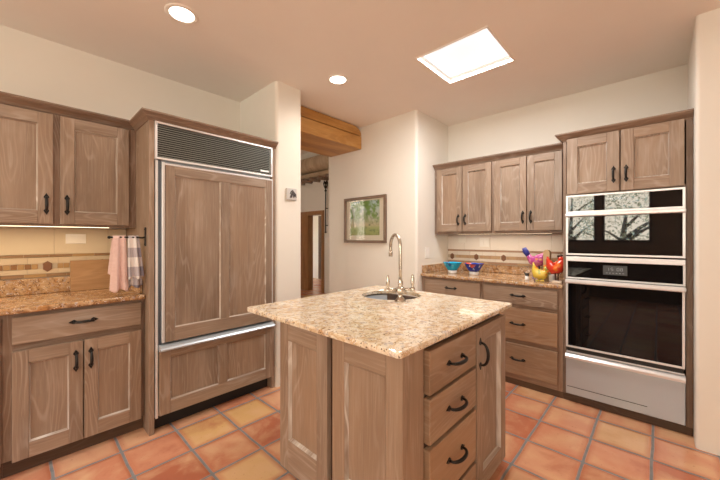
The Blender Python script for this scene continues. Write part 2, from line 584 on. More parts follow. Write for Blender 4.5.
# ------------------------------------------------------------------ setting
def rounded(poly):
    """poly: (x, y, r): vertical corners with r get a bullnose"""
    out = []
    n = len(poly)
    for i, (x, y, r) in enumerate(poly):
        if not r: out.append((x, y)); continue
        p = Vector((x, y)); a = Vector(poly[i - 1][:2]); c = Vector(poly[(i + 1) % n][:2])
        d1, d2 = (a - p).normalized(), (c - p).normalized()
        ctr = p + (d1 + d2) * r
        a0 = math.atan2(*(p + d1 * r - ctr).yx); a1 = math.atan2(*(p + d2 * r - ctr).yx)
        da = (a1 - a0 + math.pi) % (2 * math.pi) - math.pi
        for k in range(9):
            th = a0 + da * k / 8
            out.append((ctr.x + r * math.cos(th), ctr.y + r * math.sin(th)))
    return out


CZ = 2.68
m = MB(); m.box(-2.95, 5.0, -3.15, 8.2, -.12, 0); m.box(5.0, 7.0, 5.0, 8.6, -.12, 0)
struct('floor', m, TILE)
# kitchen ceiling with the skylight opening
SX0, SX1, SY0, SY1 = 2.083, 2.630, .812, 1.365
m = MB()
for (a, b, c, d) in ((-2.95, SX0, -3.15, 3.30), (SX1, 4.0, -3.15, 3.30), (SX0, SX1, -3.15, SY0), (SX0, SX1, SY1, 3.30)):
    m.box(a, b, c, d, CZ, CZ + .14)
struct('ceiling', m, CEIL)
m = MB(); m.prism(rounded([(-2.8, 3.105, 0), (1.545, 3.105, 0), (1.545, 2.44, .03), (1.82, 2.44, .03), (1.82, 3.34, .03), (-2.8, 3.34, 0)]), 0, 3.4)
struct('wall_left', m, WALL)
m = MB(); m.prism(rounded([(2.92, 3.336, .04), (2.92, 1.895, .03), (3.62, 1.895, 0), (3.62, -.165, 0), (2.87, -.165, .02), (2.87, -3.0, 0), (3.95, -3.0, 0), (3.95, 3.336, 0)]), 0, 3.4)
struct('wall_right', m, WALL)
m = MB(); m.box(-2.95, -2.5, -3.15, -3.0, 0, CZ); m.box(-1.37, 3.95, -3.15, -3.0, 0, CZ); m.box(-2.5, -1.37, -3.15, -3.0, 0, .3); m.box(-2.5, -1.37, -3.15, -3.0, 2.45, CZ)
struct('wall_front', m, WALL)
f = MB()
f.box(-2.5, -1.37, -3.1, -3.04, .3, .36, 'x'); f.box(-2.5, -1.37, -3.1, -3.04, 2.39, 2.45, 'x')
for x in (-2.5, -1.43): f.box(x, x + .06, -3.1, -3.04, .36, 2.39)
fo = struct('window_6', f, EDGE)  # unseen window added to throw cool light on the left wall
g = MB(); g.box(-2.44, -1.43, -3.073, -3.067, .36, 2.39)
part('pane', g, GLASS, fo)
# wall behind the camera, pierced by three windows, one of them added for light
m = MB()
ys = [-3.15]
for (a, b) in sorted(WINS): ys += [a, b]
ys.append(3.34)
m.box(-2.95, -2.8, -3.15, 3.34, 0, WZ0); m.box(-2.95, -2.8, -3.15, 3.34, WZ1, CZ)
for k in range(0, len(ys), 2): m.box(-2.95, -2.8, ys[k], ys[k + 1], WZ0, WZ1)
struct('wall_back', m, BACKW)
for i, (a, b) in enumerate(WINS):
    f = MB(); t = .05
    f.box(-2.9, -2.84, a, b, WZ0, WZ0 + t, 'y'); f.box(-2.9, -2.84, a, b, WZ1 - t, WZ1, 'y')
    f.box(-2.9, -2.84, a, a + t, WZ0 + t, WZ1 - t); f.box(-2.9, -2.84, b - t, b, WZ0 + t, WZ1 - t)
    fo = struct('window_%d' % (i + 1), f, EDGE)
    g = MB(); g.box(-2.873, -2.867, a + t, b - t, WZ0 + t, WZ1 - t)
    part('pane', g, GLASS, fo)
# header above the timber lintel and the plaster that closes the beam's rounded shoulder
m = MB(); m.box(1.82, 2.92, 3.27, 3.338, 2.45, 3.4); m.box(2.70, 2.92, 2.75, 3.27, 2.50, CZ)
struct('wall_header', m, WALL)
# hall beyond the opening
m = MB()
DY0, DY1, DZ = 5.86, 6.76, 1.93
m.box(5.0, 5.12, 3.0, DY0, 0, 3.6); m.box(5.0, 5.12, DY1, 8.2, 0, 3.6); m.box(5.0, 5.12, DY0, DY1, DZ, 3.6)
struct('wall_hall', m, WALL)
m = MB(); m.box(.35, .5, 3.34, 4.8, 0, 3.6); m.box(.35, .5, 6.2, 8.2, 0, 3.6); m.box(.35, .5, 4.8, 6.2, 0, .85); m.box(.35, .5, 4.8, 6.2, 2.5, 3.6)
m.box(.35, 5.12, 8.05, 8.2, 0, 3.6); m.box(3.95, 5.12, 2.9, 3.0, 0, 3.6)
struct('wall_hall_side', m, WALL)
f = MB()
f.box(.40, .46, 4.8, 6.2, .85, .91, 'y'); f.box(.40, .46, 4.8, 6.2, 2.44, 2.5, 'y')
for y in (4.8, 5.38, 6.14): f.box(.40, .46, y, y + .06, .91, 2.44)
fo = struct('window_4', f, DOORW)
g = MB(); g.box(.427, .433, 4.86, 5.38, .91, 2.44); g.box(.427, .433, 5.44, 6.14, .91, 2.44)
part('pane', g, GLASS, fo)
m = MB(); m.box(.35, 5.12, 3.34, 8.2, 3.46, 3.6)
struct('ceiling_hall', m, CEIL)
m = MB(); m.box(6.7, 6.85, 5.0, 8.6, 0, 2.6); m.box(5.12, 6.7, 5.0, 5.1, 0, 2.6); m.box(5.12, 6.7, 8.5, 8.6, 0, 2.6)
struct('wall_corridor', m, WALL)
m = MB(); m.box(5.12, 6.85, 5.0, 8.6, 2.5, 2.6)
struct('ceiling_corridor', m, CEIL)
# doorway into the corridor: timber jambs and head
m = MB()
m.box(4.97, 5.14, DY0 - .035, DY0 + .045, 0, DZ + .045, 'z', .004); m.box(4.97, 5.14, DY1 - .33, DY1 + .05, 0, DZ + .045, 'z', .004)
m.box(4.97, 5.14, DY0 + .045, DY1 - .33, DZ - .05, DZ + .045, 'y', .004)
struct('door_1', m, DOORW)
m = MB(); m.box(6.66, 6.698, 7.84, 8.06, 0, 2.03, 'z', .003)
struct('door_2', m, EDGE)
# bond beam and vigas of the hall, each log a thing of its own
m = MB(); m.tube([(4.86, 3.05 + .5 * k, 3.07) for k in range(11)], [.19 + .008 * math.sin(k * 1.7) for k in range(11)], 20)
o = part('log_beam', m, VIGA); tag(o, 'thick peeled log beam along the top of the far hall wall', 'beam')
m = MB(); m.box(4.80, 4.995, 3.05, 8.0, 2.76, 2.86, 'y', .01)
o = part('timber_ledge', m, VIGA); tag(o, 'pale timber ledge under the log beam in the far hall', 'beam')
for k in range(7):
    y = 5.10 + .30 * k
    m = MB(); m.tube([(4.70, y, 2.70), (4.995, y, 2.70)], .045, 14)
    o = part('viga_stub', m, FRAME); tag(o, 'round dark log end poking out below the pale hall ledge', 'beam', 'log ends under the hall ledge')
m = MB()
m.tube([(4.93, 5.70, 2.60), (4.93, 5.70, 1.46)], .014, 10)
for z in (2.60, 2.50, 2.42):
    m.ball((4.93, 5.70, z), .035 if z > 2.45 else .028, n=2)
for s in (-1, 1):
    m.tube([(4.93, 5.70, 2.47), (4.93, 5.70 + s * .05, 2.52), (4.93, 5.70 + s * .07, 2.60), (4.93, 5.70 + s * .04, 2.65), (4.93, 5.70 + s * .015, 2.61)], .012, 8)
m.ball((4.93, 5.70, 1.45), .025, n=2)
m.box(4.93, 5.0, 5.693, 5.707, 2.0, 2.02); m.box(4.93, 5.0, 5.693, 5.707, 1.6, 1.62)
o = part('iron_rod', m, IRON); tag(o, 'black wrought-iron rod with scrolled top hung on the far hall wall', 'wall decoration')

# timber lintel over the opening: two stacked timbers
t = thing('lintel_beam', 'golden brown timber lintel spanning the opening beside the fridge pillar', 'beam', (2.37, 2.98, 2.405))
m = MB(); m.box(1.83, 2.915, 2.695, 3.262, 2.405, 2.562, 'x', .006); part('lower_timber', m, BEAM, t)
up = [(1.83, 2.570), (2.915, 2.570)]
for k in range(9):
    th = R(90) * k / 8
    up.append((2.915 - .13 + .13 * math.cos(th), 2.574 + .095 * math.sin(th)))
up.append((1.83, 2.669))
m = MB(); m.prism_axis([(x, z) for x, z in up], 1, 2.70, 2.745, g='x'); part('upper_timber', m, BEAM, t)

# skylight
f = MB()
d = .012
f.box(SX0, SX1, SY0, SY0 + d, CZ - .006, CZ + .10, 'x'); f.box(SX0, SX1, SY1 - d, SY1, CZ - .006, CZ + .10, 'x')
f.box(SX0, SX0 + d, SY0 + d, SY1 - d, CZ - .006, CZ + .10, 'y'); f.box(SX1 - d, SX1, SY0 + d, SY1 - d, CZ - .006, CZ + .10, 'y')
fo = struct('window_5', f, TRIMW)
g = MB(); g.box(SX0 + d, SX1 - d, SY0 + d, SY1 - d, CZ + .045, CZ + .055)
part('pane', g, DIFF, fo, 'glowing white skylight diffuser')

# recessed lamps; the last two are unseen, added to brighten the room
for (x, y, lab) in ((.694, 2.144, 'white recessed ceiling lamp above the fridge, nearer the camera'), (1.903, 2.037, 'white recessed ceiling lamp in front of the timber lintel'),
                    (-.55, 2.0, 'added white recessed ceiling lamp over the left counter beyond the left edge of the photo'), (-1.6, -.6, 'added white recessed ceiling lamp behind the camera towards the windows')):
    t = thing('recessed_lamp', lab, 'ceiling lamp', (x, y, CZ), 'recessed ceiling lamps')
    m = MB(); m.lathe([(.068, -.002), (.070, -.006), (.088, -.006), (.094, -.001), (.094, 0)], (x, y, CZ), 36); part('trim_ring', m, TRIMW, t)
    m = MB(); m.lathe([(0, -.003), (.069, -.003)], (x, y, CZ), 36); part('lens', m, LAMP, t)
    l = bpy.data.lights.new('lamp_light', 'SPOT'); l.energy = CANS; l.color = (1, .91, .78); l.spot_size = R(150); l.spot_blend = .8; l.shadow_soft_size = .06
    o = bpy.data.objects.new('lamp_light', l); COL.objects.link(o); o.location = (x, y, CZ - .02)


# ------------------------------------------------------------------ cabinet kit
class F:
    """cabinet face: kind 'Y' faces -Y at y=p (a is x); kind 'X' faces -X at x=p (a is y); n is out of the face"""
    def __init__(self, kind, p): self.k, self.p = kind, p

    def pt(self, a, n, z): return (a, self.p - n, z) if self.k == 'Y' else (self.p - n, a, z)

    def box(self, mb, a0, a1, n0, n1, z0, z1, g='z', bev=0.0, mat=0):
        g = {'a': 'x' if self.k == 'Y' else 'y', 'z': 'z'}[g]
        if self.k == 'Y': mb.box(a0, a1, self.p - n1, self.p - n0, z0, z1, g, bev, mat)
        else: mb.box(self.p - n1, self.p - n0, a0, a1, z0, z1, g, bev, mat)


def add_handle(fr, a, z, n0, parent, vert=True, L=.125, reach=.028):
    """hand-forged bail pull with a spade at each end"""
    mb = MB()
    def P_(s, n, t): return fr.pt(a + (t if vert else s), n0 + n, z + (s if vert else t))
    h = L / 2 - .022
    pts = [P_(h * math.cos(math.pi * k / 12), .004 + reach * math.sin(math.pi * k / 12) ** .8, 0) for k in range(13)]
    rad = [.0050 + .0030 * math.sin(math.pi * k / 12) for k in range(13)]
    mb.tube(pts, rad, 8)
    for s in (-1, 1):
        pl = [(h - .012, -.006), (h - .002, -.0135), (h + .006, -.0105), (L / 2 + .002, 0), (h + .006, .0105), (h - .002, .0135), (h - .012, .006)]
        vs = [P_(s * q, 0, t_) for q, t_ in pl] + [P_(s * q, .004, t_ * .85) for q, t_ in pl]
        n = len(pl)
        mb.raw(vs, [tuple(range(n)), tuple(range(n, 2 * n))] + [(i, (i + 1) % n, n + (i + 1) % n, n + i) for i in range(n)])
    return part('handle', mb, IRON, parent, 'black iron pull with spade ends')


def raised_door(fr, a0, a1, z0, z1, parent, name='door', th=.022, st=.062, rails=None, splits=1, n0=0.0, panel_grain='z', mid=.07):
    """frame-and-panel front; splits = number of panels side by side"""
    d = MB()
    rt, rb = rails or (st, st)
    fr.box(d, a0, a0 + st, n0, n0 + th, z0, z1, 'z', .0025)
    fr.box(d, a1 - st, a1, n0, n0 + th, z0, z1, 'z', .0025)
    fr.box(d, a0 + st, a1 - st, n0, n0 + th, z1 - rt, z1, 'a', .0025)
    fr.box(d, a0 + st, a1 - st, n0, n0 + th, z0, z0 + rb, 'a', .0025)
    w = (a1 - a0 - 2 * st - mid * (splits - 1)) / splits
    opens = []
    for k in range(splits):
        o0 = a0 + st + k * (w + mid)
        opens.append((o0, o0 + w))
        if k: fr.box(d, o0 - mid, o0, n0, n0 + th, z0 + rb, z1 - rt, 'z', .0025)
    b = .0075
    for (o0, o1) in opens:
        y0, y1 = z0 + rb, z1 - rt
        top, low = n0 + th - .001, n0 + .0065
        O = [(o0, y0), (o1, y0), (o1, y1), (o0, y1)]
        I = [(o0 + b, y0 + b), (o1 - b, y0 + b), (o1 - b, y1 - b), (o0 + b, y1 - b)]
        vs = [fr.pt(p, top, q) for p, q in O] + [fr.pt(p, low, q) for p, q in I]
        d.raw(vs, [(i, (i + 1) % 4, 4 + (i + 1) % 4, 4 + i) for i in range(4)], mat=1, fix=False)
    do = part(name, d, [WOOD, LIME], parent)
    for (o0, o1) in opens:
        p = MB()
        fr.box(p, o0 + .002, o1 - .002, n0 + .001, n0 + .007, z0 + rb + .002, z1 - rt - .002, panel_grain)
        part('panel', p, WOOD, do)
    return do


def slab_front(fr, a0, a1, z0, z1, parent, name='drawer', th=.022, n0=0.0, bev=.005, mat=None):
    d = MB(); fr.box(d, a0, a1, n0, n0 + th, z0, z1, 'a', bev)
    return part(name, d, mat or WOOD, parent)


CROWN = [(0, -.045), (.006, -.045), (.010, -.036), (.022, -.024), (.034, -.014), (.040, -.012), (.046, -.004), (.050, -.002), (.050, .008), (0, .008)]


def crown(path, ztop, parent):
    m_ = MB(); m_.sweep([(n, ztop - .008 + z) for n, z in CROWN], path)
    return part('crown_molding', m_, FRAME, parent)


# ------------------------------------------------------------------ left run (faces -Y)
YB = 3.103           # wall face, less a hair
BF = F('Y', 2.56)    # base cabinet face frame
def base_left(x0, x1, dx0, dx1, ndoor, label, handles):
    t = thing('base_cabinet', label, 'cabinet', ((x0 + x1) / 2, 2.83, 0))
    c = MB()
    # hollow carcass: sides, back, bottom, face frame
    c.box(x0, x0 + .018, 2.582, YB, .10, .892); c.box(x1 - .018, x1, 2.582, YB, .10, .892)
    c.box(x0 + .018, x1 - .018, 3.09, YB, .10, .892); c.box(x0 + .018, x1 - .018, 2.582, 3.09, .10, .118, 'x')
    for (a, b, z0, z1, g) in ((x0, dx0 + .006, .10, .892, 'z'), (dx1 - .006, x1, .10, .892, 'z'), (dx0 + .006, dx1 - .006, .868, .892, 'a'), (dx0 + .006, dx1 - .006, .680, .732, 'a'), (dx0 + .006, dx1 - .006, .085, .10, 'a')):
        BF.box(c, a, b, -.022, 0, z0, z1, g, .001)
    part('carcass', c, FRAME, t)
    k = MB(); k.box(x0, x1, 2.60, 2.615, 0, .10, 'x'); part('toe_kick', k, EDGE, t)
    d = slab_front(BF, dx0, dx1, .725, .872, t)
    add_handle(BF, (dx0 + dx1) / 2, .805, .022, d, False, .135)
    w = (dx1 - dx0 - .005 * (ndoor - 1)) / ndoor
    for i in range(ndoor):
        a = dx0 + i * (w + .005)
        dd = raised_door(BF, a, a + w, .093, .688, t, st=.064, rails=(.072, .085))
        add_handle(BF, handles[i], .573, .022, dd, True, .13)
    return t


base_left(-.052, .593, -.017, .572, 2, 'pickled wood base cabinet with one drawer over two doors left of the fridge', (.242, .311))
base_left(-.70, -.0525, -.665, -.058, 2, 'pickled wood base cabinet cut by the left edge of the photo', (-.40, -.325))

# granite top, left
def counter_slab(name, poly, z0, z1, label, splash):
    """poly counter-clockwise; eased upper edge"""
    t = thing(name, label, 'countertop', (sum(p[0] for p in poly) / len(poly), sum(p[1] for p in poly) / len(poly), z0))
    c = MB(); tb = bmesh.new()
    vs = [tb.verts.new((x, y, z0)) for x, y in poly]; f_ = tb.faces.new(vs)
    r_ = bmesh.ops.extrude_face_region(tb, geom=[f_])
    for v in [g for g in r_['geom'] if isinstance(g, bmesh.types.BMVert)]: v.co.z = z1
    bmesh.ops.recalc_face_normals(tb, faces=list(tb.faces))
    bmesh.ops.bevel(tb, geom=list(tb.edges), offset=.010, segments=3, affect='EDGES', profile=.5)
    c._merge(tb, 0, False, 'x')
    part('slab', c, GRAN2, t)
    for s in splash:
        q = MB(); q.box(*s, 'x', .003); part('backsplash_strip', q, GRAN2, t)
    return t


counter_slab('granite_countertop', [(-.70, 2.522), (.593, 2.522), (.593, YB), (-.70, YB)],   .893, .924, 'polished golden granite countertop on the cabinets left of the fridge',
             [(-.70, .592, 3.083, YB, .925, 1.030), (.574, .592, 2.60, 3.082, .925, 1.012)])

# tile backsplash, left
def backsplash(fr, a0, a1, zlo, zhi, hexes, dz, label, loc, FIELD, LINER, MOS1, MOS2, MOS3):
    t = thing('tile_backsplash', label, 'backsplash', loc)
    g = MB(); fr.box(g, a0, a1, 0, .003, zlo, zhi, 'a'); part('grout_bed', g, GROUT, t)
    f_ = MB(); x = a0 - (a0 % .30) - .28 + .16
    while x < a1:
        p, q = max(a0, x + .001), min(a1, x + .299)
        if q - p > .01: fr.box(f_, p, q, .003, .008, 1.192 + dz, zhi - .002, 'a', .001)
        x += .30
    part('field_tiles', f_, FIELD, t)
    for (z0, z1, step, w_, mt, nm) in ((1.172, 1.190, .122, .012, LINER, 'liner_tiles'), (1.128, 1.170, .15, .008, MOS3, 'border_tiles'), (1.060, 1.090, .15, .008, MOS3, 'border_tiles'), (1.036, 1.057, .105, .010, LINER, 'liner_tiles')):
        b = MB(); x = a0
        if z1 + dz <= zlo: continue
        while x < a1 - .005:
            fr.box(b, x + .001, min(a1, x + step - .001), .003, w_, max(zlo, z0 + dz), z1 + dz, 'a', .001, random.choice((0, 0, 1)) if mt is LINER else 0)
            x += step
        part(nm, b, [mt, MOS1] if mt is LINER else [mt], t)
    b = MB(); x = a0
    fr.box(b, a0, a1, .003, .0055, 1.0915 + dz, 1.1265 + dz, 'a', 0, 3)
    while x < a1 - .03:
        if min(abs(x + .016 - h) for h in hexes) > .036:
            fr.box(b, x + .0015, min(a1, x + .0305), .003, .009, 1.0925 + dz, 1.1255 + dz, 'a', .001, random.choice((0, 1, 0, 2) if dz == 0 else (0, 1, 0)))
        x += .032
    part('mosaic_tiles', b, [MOS1, MOS2, MOS3, GROUT], t)
    for h in hexes:
        b = MB(); zc = 1.108 + dz
        pl = [(h, zc - .040), (h + .024, zc - .022), (h + .024, zc + .022), (h, zc + .040), (h - .024, zc + .022), (h - .024, zc - .022)]
        vs = [fr.pt(p, .003, q) for p, q in pl] + [fr.pt(h + (p - h) * .88, .013, zc + (q - zc) * .88) for p, q in pl]
        b.raw(vs, [tuple(range(6)), tuple(range(6, 12))] + [(i, (i + 1) % 6, 6 + (i + 1) % 6, 6 + i) for i in range(6)])
        part('medallion', b, HEX, t, 'dark brown glazed hexagon')
    return t


backsplash(F('Y', YB), -.70, .593, 1.031, 1.376, [-.153, .147, .445], 0, 'warm cream tile backsplash with mosaic band left of the fridge', (0, YB, 1.03), FIELD, LINER, MOS1, MOS2, MOS3)

# wall cabinet, left
UF = F('Y', 2.80)
t = thing('wall_cabinet', 'pickled wood wall cabinet above the left countertop', 'cabinet', (.0, 2.95, 1.377))
c = MB()
UX0, UX1 = -.62, .594
c.box(UX0, UX1, 2.82, YB, 1.390, 1.402, 'x'); c.box(UX0, UX1, 2.82, YB, 2.085, 2.10, 'x')
c.box(UX0, UX0 + .018, 2.82, YB, 1.402, 2.085); c.box(UX1 - .018, UX1, 2.82, YB, 1.402, 2.085); c.box(UX0 + .018, UX1 - .018, 3.09, YB, 1.402, 2.085)
for (a, b, z0, z1, g) in ((UX0, -.575, 1.377, 2.12, 'z'), (-.205, -.19, 1.377, 2.12, 'z'), (.150, .197, 1.377, 2.12, 'z'), (.545, UX1, 1.377, 2.12, 'z')):
    UF.box(c, a, b, -.02, 0, z0, z1, g, .001)
for (a, b) in ((-.575, -.205), (-.19, .150), (.197, .545)):
    UF.box(c, a, b, -.02, 0, 2.072, 2.12, 'a', .001); UF.box(c, a, b, -.02, 0, 1.377, 1.400, 'a', .001)
part('carcass', c, FRAME, t)
for (a, b, h) in ((-.215 + .018, .157, .127), (.190, .551, .222), (-.58, -.203, -.235)):
    dd = raised_door(UF, a, b, 1.392, 2.078, t, st=.068, rails=(.070, .080))
    add_handle(UF, h, 1.515, .022, dd, True, .13)
crown([(UX0, 2.80, 0, -1), (.594, 2.80, -1, -1)], 2.142, t)
# light strip under it
t = thing('under_cabinet_light', 'warm light strip under the left wall cabinet', 'light', (-.05, 2.86, 1.365))
m = MB(); m.box(-.60, .46, 2.84, 2.90, 1.378, 1.389, 'x', .001); part('housing', m, TRIMW, t)
m = MB(); m.box(-.59, .45, 2.855, 2.885, 1.375, 1.378, 'x'); part('lens', m, STRIP, t)
area('strip_light', (-.07, 2.87, 1.369), (0, 0, 0), 1.0, .05, UNDER * 1.3, (1, .74, .42))

# ------------------------------------------------------------------ built-in refrigerator
t = thing('refrigerator_surround', 'pickled wood side panels and crown around the built-in refrigerator', 'cabinet', (1.07, 2.8, 0))
m = MB(); m.box(.5945, .6245, 2.45, YB, 0, 2.11, 'z', .001); part('side_panel', m, WOOD, t)
m = MB(); m.box(1.512, 1.542, 2.46, YB, 0, 2.11, 'z', .001); part('side_panel', m, WOOD, t)
m = MB(); m.box(.6245, 1.512, 2.45, 2.475, 2.084, 2.11, 'x', .001); part('top_rail', m, WOOD, t)
crown([(.5945, 2.80, -1, -1), (.5945, 2.45, -1, -1), (1.542, 2.45, 0, -1)], 2.134, t)

t = thing('refrigerator', 'tall built-in refrigerator with wood panelled doors and dark louvred grille', 'refrigerator', (1.07, 2.8, 0))
m = MB(); m.box(.630, 1.507, 2.475, 3.09, .10, 2.065, 'z', .002); part('cabinet_body', m, STEEL, t)
FF = F('Y', 2.455)
m = MB(); m.box(.632, 1.505, 2.52, 2.535, 0.0, .10, 'x'); part('kick_plate', m, BLACK, t)
m = MB()
GX0, GX1, GZ0, GZ1 = .6255, 1.507, 1.830, 2.082
w = .014
FF.box(m, GX0, GX1, -.018, .018, GZ1 - w, GZ1, 'a', .002); FF.box(m, GX0, GX1, -.018, .018, GZ0, GZ0 + w, 'a', .002)
FF.box(m, GX0, GX0 + w, -.018, .018, GZ0 + w, GZ1 - w, 'z', .002); FF.box(m, GX1 - w, GX1, -.018, .018, GZ0 + w, GZ1 - w, 'z', .002)
gr = part('grille_frame', m, TRIM, t, 'bright metal frame of the grille')
m = MB(); FF.box(m, GX0 + w, GX1 - w, -.016, -.012, GZ0 + w, GZ1 - w, mat=1)
ns = 15
for k in range(ns):
    z = GZ0 + w + .006 + k * (GZ1 - GZ0 - 2 * w - .004) / ns
    vs = [FF.pt(a, n, z + dz) for a in (GX0 + w, GX1 - w) for n, dz in ((-.010, .0075), (-.010, .009), (.012, .003), (.012, -.002))]
    m.raw(vs, [(0, 1, 2, 3), (4, 5, 6, 7), (0, 1, 5, 4), (1, 2, 6, 5), (2, 3, 7, 6), (3, 0, 4, 7)])
part('louvres', m, [GRILLE, BLACK], gr)
m = MB(); FF.box(m, 1.395, 1.475, .0125, .016, 1.862, 1.876, 'a', .001); part('badge', m, TRIM, gr, 'small bright metal badge')
# door with steel edge and wooden overlay
m = MB(); FF.box(m, .6305, .645, -.018, .010, .10, 1.826, 'z', .002); FF.box(m, .6655, .683, -.018, .022, .598, 1.815, 'z', .003)
part('hinge_trim', m, TRIM, t)
m = MB(); FF.box(m, .6455, .665, -.018, .006, .56, 1.826); part('hinge_channel', m, BLUEST, t, 'dark blue-grey recessed channel')
m = MB(); FF.box(m, .684, 1.505, -.018, .010, .598, 1.808, 'z', .002)
FF.box(m, .684, 1.505, .010, .026, 1.797, 1.808, 'a', .001); FF.box(m, 1.496, 1.505, .010, .026, .598, 1.797, 'z', .001)
part('door_slab', m, TRIM, t)
dd = raised_door(FF, .685, 1.495, .600, 1.796, t, 'door', th=.018, st=.056, rails=(.066, .092), splits=2, n0=.010, mid=.068)
# full-width handle lip over the freezer drawer
m = MB()
pr_ = [(-.018, .548), (.040, .548), (.062, .552), (.066, .562), (.058, .572), (.030, .584), (-.018, .590)]
m.prism_axis([FF.pt(0, n, z)[1:] for n, z in pr_], 0, .648, 1.505, g='x')
part('handle_lip', m, STEEL, t)
dd = raised_door(FF, .650, 1.503, .115, .540, t, 'drawer', th=.022, st=.066, rails=(.044, .085), splits=2, n0=.004, mid=.064)

# iron towel arm on the fridge panel, two towels
t = thing('towel_bar', 'black iron towel arm fixed to the side of the refrigerator panel', 'towel bar', (.59, 2.53, 1.31))
m = MB(); m.box(.588, .594, 2.515, 2.545, 1.25, 1.375, 'z', .002)
m.ball((.590, 2.53, 1.262), .006, n=2); m.ball((.590, 2.53, 1.362), .006, n=2); part('wall_plate', m, IRON, t)
m = MB(); m.tube([(.592, 2.53, 1.31), (.575, 2.53, 1.305), (.55, 2.53, 1.308), (.46, 2.55, 1.308), (.405, 2.56, 1.308)], .0062, 10)
m.ball((.403, 2.56, 1.308), .010, n=2); part('arm', m, IRON, t)


def towel(name, x0, x1, zt, yb, lf, lb, flare, mat, label, seed, shift=0.0):
    rnd = random.Random(seed)
    nu, nv = 18, 44
    ph = [rnd.uniform(0, 6.28) for _ in range(3)]
    mb = MB()
    tb = bmesh.new(); uv = tb.loops.layers.uv.new('uv')
    grid = []
    rr = .011
    tot = lf + lb + math.pi * rr
    for j in range(nv + 1):
        s = tot * j / nv
        if s < lf: y, z, dn = -rr, -(lf - s), (lf - s) / lf
        elif s < lf + math.pi * rr:
            th = (s - lf) / rr; y, z, dn = -rr * math.cos(th), rr * math.sin(th), 0
        else: y, z, dn = rr, -(s - lf - math.pi * rr), (s - lf - math.pi * rr) / lb
        row = []
        for i in range(nu + 1):
            q = i / nu
            side = -1 if s < lf + math.pi * rr / 2 else 1
            wv = (math.sin(q * 11 + ph[0]) * .013 + math.sin(q * 19 + ph[1]) * .005) * (.25 + .75 * dn)
            cx = (x0 + x1) / 2 + (q - .5) * (x1 - x0) * (1 + flare * dn) + shift * dn
            row.append(tb.verts.new((cx, yb + y + wv + side * .008 * dn, zt + z + .008 * math.sin(q * 9 + ph[2]) * dn)))
        grid.append(row)
    for j in range(nv):
        for i in range(nu):
            tb.faces.new((grid[j][i], grid[j][i + 1], grid[j + 1][i + 1], grid[j + 1][i]))
    # cloth thickness
    tb.normal_update()
    bmesh.ops.solidify(tb, geom=list(tb.faces), thickness=.004)
    mb._merge(tb, 0, True, 'z')
    o = part(name, mb, mat)
    return tag(o, label, 'towel')


towel('dish_towel', .420, .488, 1.309, 2.553, .345, .24, .45, PINK, 'pink dish towel on the iron towel arm, left of the checked one', 3, -.004)
towel('checked_towel', .498, .556, 1.309, 2.540, .27, .33, .55, CHECK, 'grey and white checked dish towel on the iron towel arm', 5, .012)

# cutting board against the left splash
t = MB()
L0, L1 = .262, .535
bt = .022
pts = [(3.052, .9255), (3.066, .9255), (3.098, 1.142), (3.084, 1.142)]
pts = [(3.040, .9255), (3.060, .9255), (3.0865, 1.142), (3.0665, 1.142)]
t.prism_axis(pts, 0, L0, L1, g='x')
o = part('cutting_board', t, BOARDW); tag(o, 'plain wooden cutting board leaning on the backsplash behind the towels', 'cutting board')


def plate(fr, a0, a1, z0, z1, mat, name, label, cat, rockers, horiz=False):
    c = fr.pt((a0 + a1) / 2, 0, (z0 + z1) / 2)
    t_ = thing(name, label, cat, c)
    m_ = MB(); fr.box(m_, a0, a1, 0, .006, z0, z1, 'z', .002); part('cover_plate', m_, mat, t_)
    for (p, q, r_, s) in rockers:
        m_ = MB(); fr.box(m_, p, q, .006, .010, r_, s, 'z', .0015); part('rocker', m_, mat, t_)
    return t_


plate(F('Y', 3.094), .239, .350, 1.263, 1.333, WHITEP, 'light_switch', 'ivory light switch plate on its side in the left backsplash', 'switch', [(.262, .327, 1.281, 1.315)])
plate(F('X', 3.611), 1.661, 1.755, 1.252, 1.320, WHITEP, 'wall_outlet', 'small ivory outlet plate in the right backsplash nearest the corner', 'outlet', [(1.680, 1.735, 1.270, 1.302)])
plate(F('X', 3.611), 1.389, 1.499, 1.209, 1.309, WHITEP2, 'light_switch', 'wide white switch plate in the right backsplash above the blue bowl', 'switch', [(1.402, 1.438, 1.228, 1.290), (1.450, 1.486, 1.228, 1.290)])
plate(F('Y', 1.894), 3.088, 3.166, 1.083, 1.203, WHITEP2, 'light_switch', 'white switch plate on the plaster wall left of the right countertop', 'switch', [(3.112, 3.142, 1.11, 1.176)])
plate(F('X', 4.999), 5.735, 5.79, 1.20, 1.31, WHITEP2, 'light_switch', 'tiny white switch plate beside the far hall doorway', 'switch', [(5.752, 5.773, 1.23, 1.28)])

# relief tile on the pillar
t = thing('relief_tile', 'small silver relief tile hung on the plaster pillar beside the fridge', 'wall decoration', (1.692, 2.44, 1.70))
PF = F('Y', 2.4395)
m = MB(); PF.box(m, 1.640, 1.745, 0, .022, 1.648, 1.752, 'z', .003); part('tile_base', m, simple('pewter', (.60, .58, .56), .4, .3), t)
m = MB()
for pl in ([(1.668, 1.668), (1.700, 1.735), (1.735, 1.700), (1.738, 1.672), (1.722, 1.690), (1.712, 1.668), (1.70, 1.700), (1.688, 1.668)],):
    vs = [PF.pt(a, .022, z) for a, z in pl] + [PF.pt(a, .028, z) for a, z in pl]
    n = len(pl)
    m.raw(vs, [tuple(range(n)), tuple(range(n, 2 * n))] + [(i, (i + 1) % n, n + (i + 1) % n, n + i) for i in range(n)])
m.tube([PF.pt(1.672, .024, 1.70), PF.pt(1.682, .024, 1.722), PF.pt(1.700, .024, 1.736)], .004, 6)
part('relief', m, simple('dark_pewter', (.10, .09, .09), .4, .5), t)

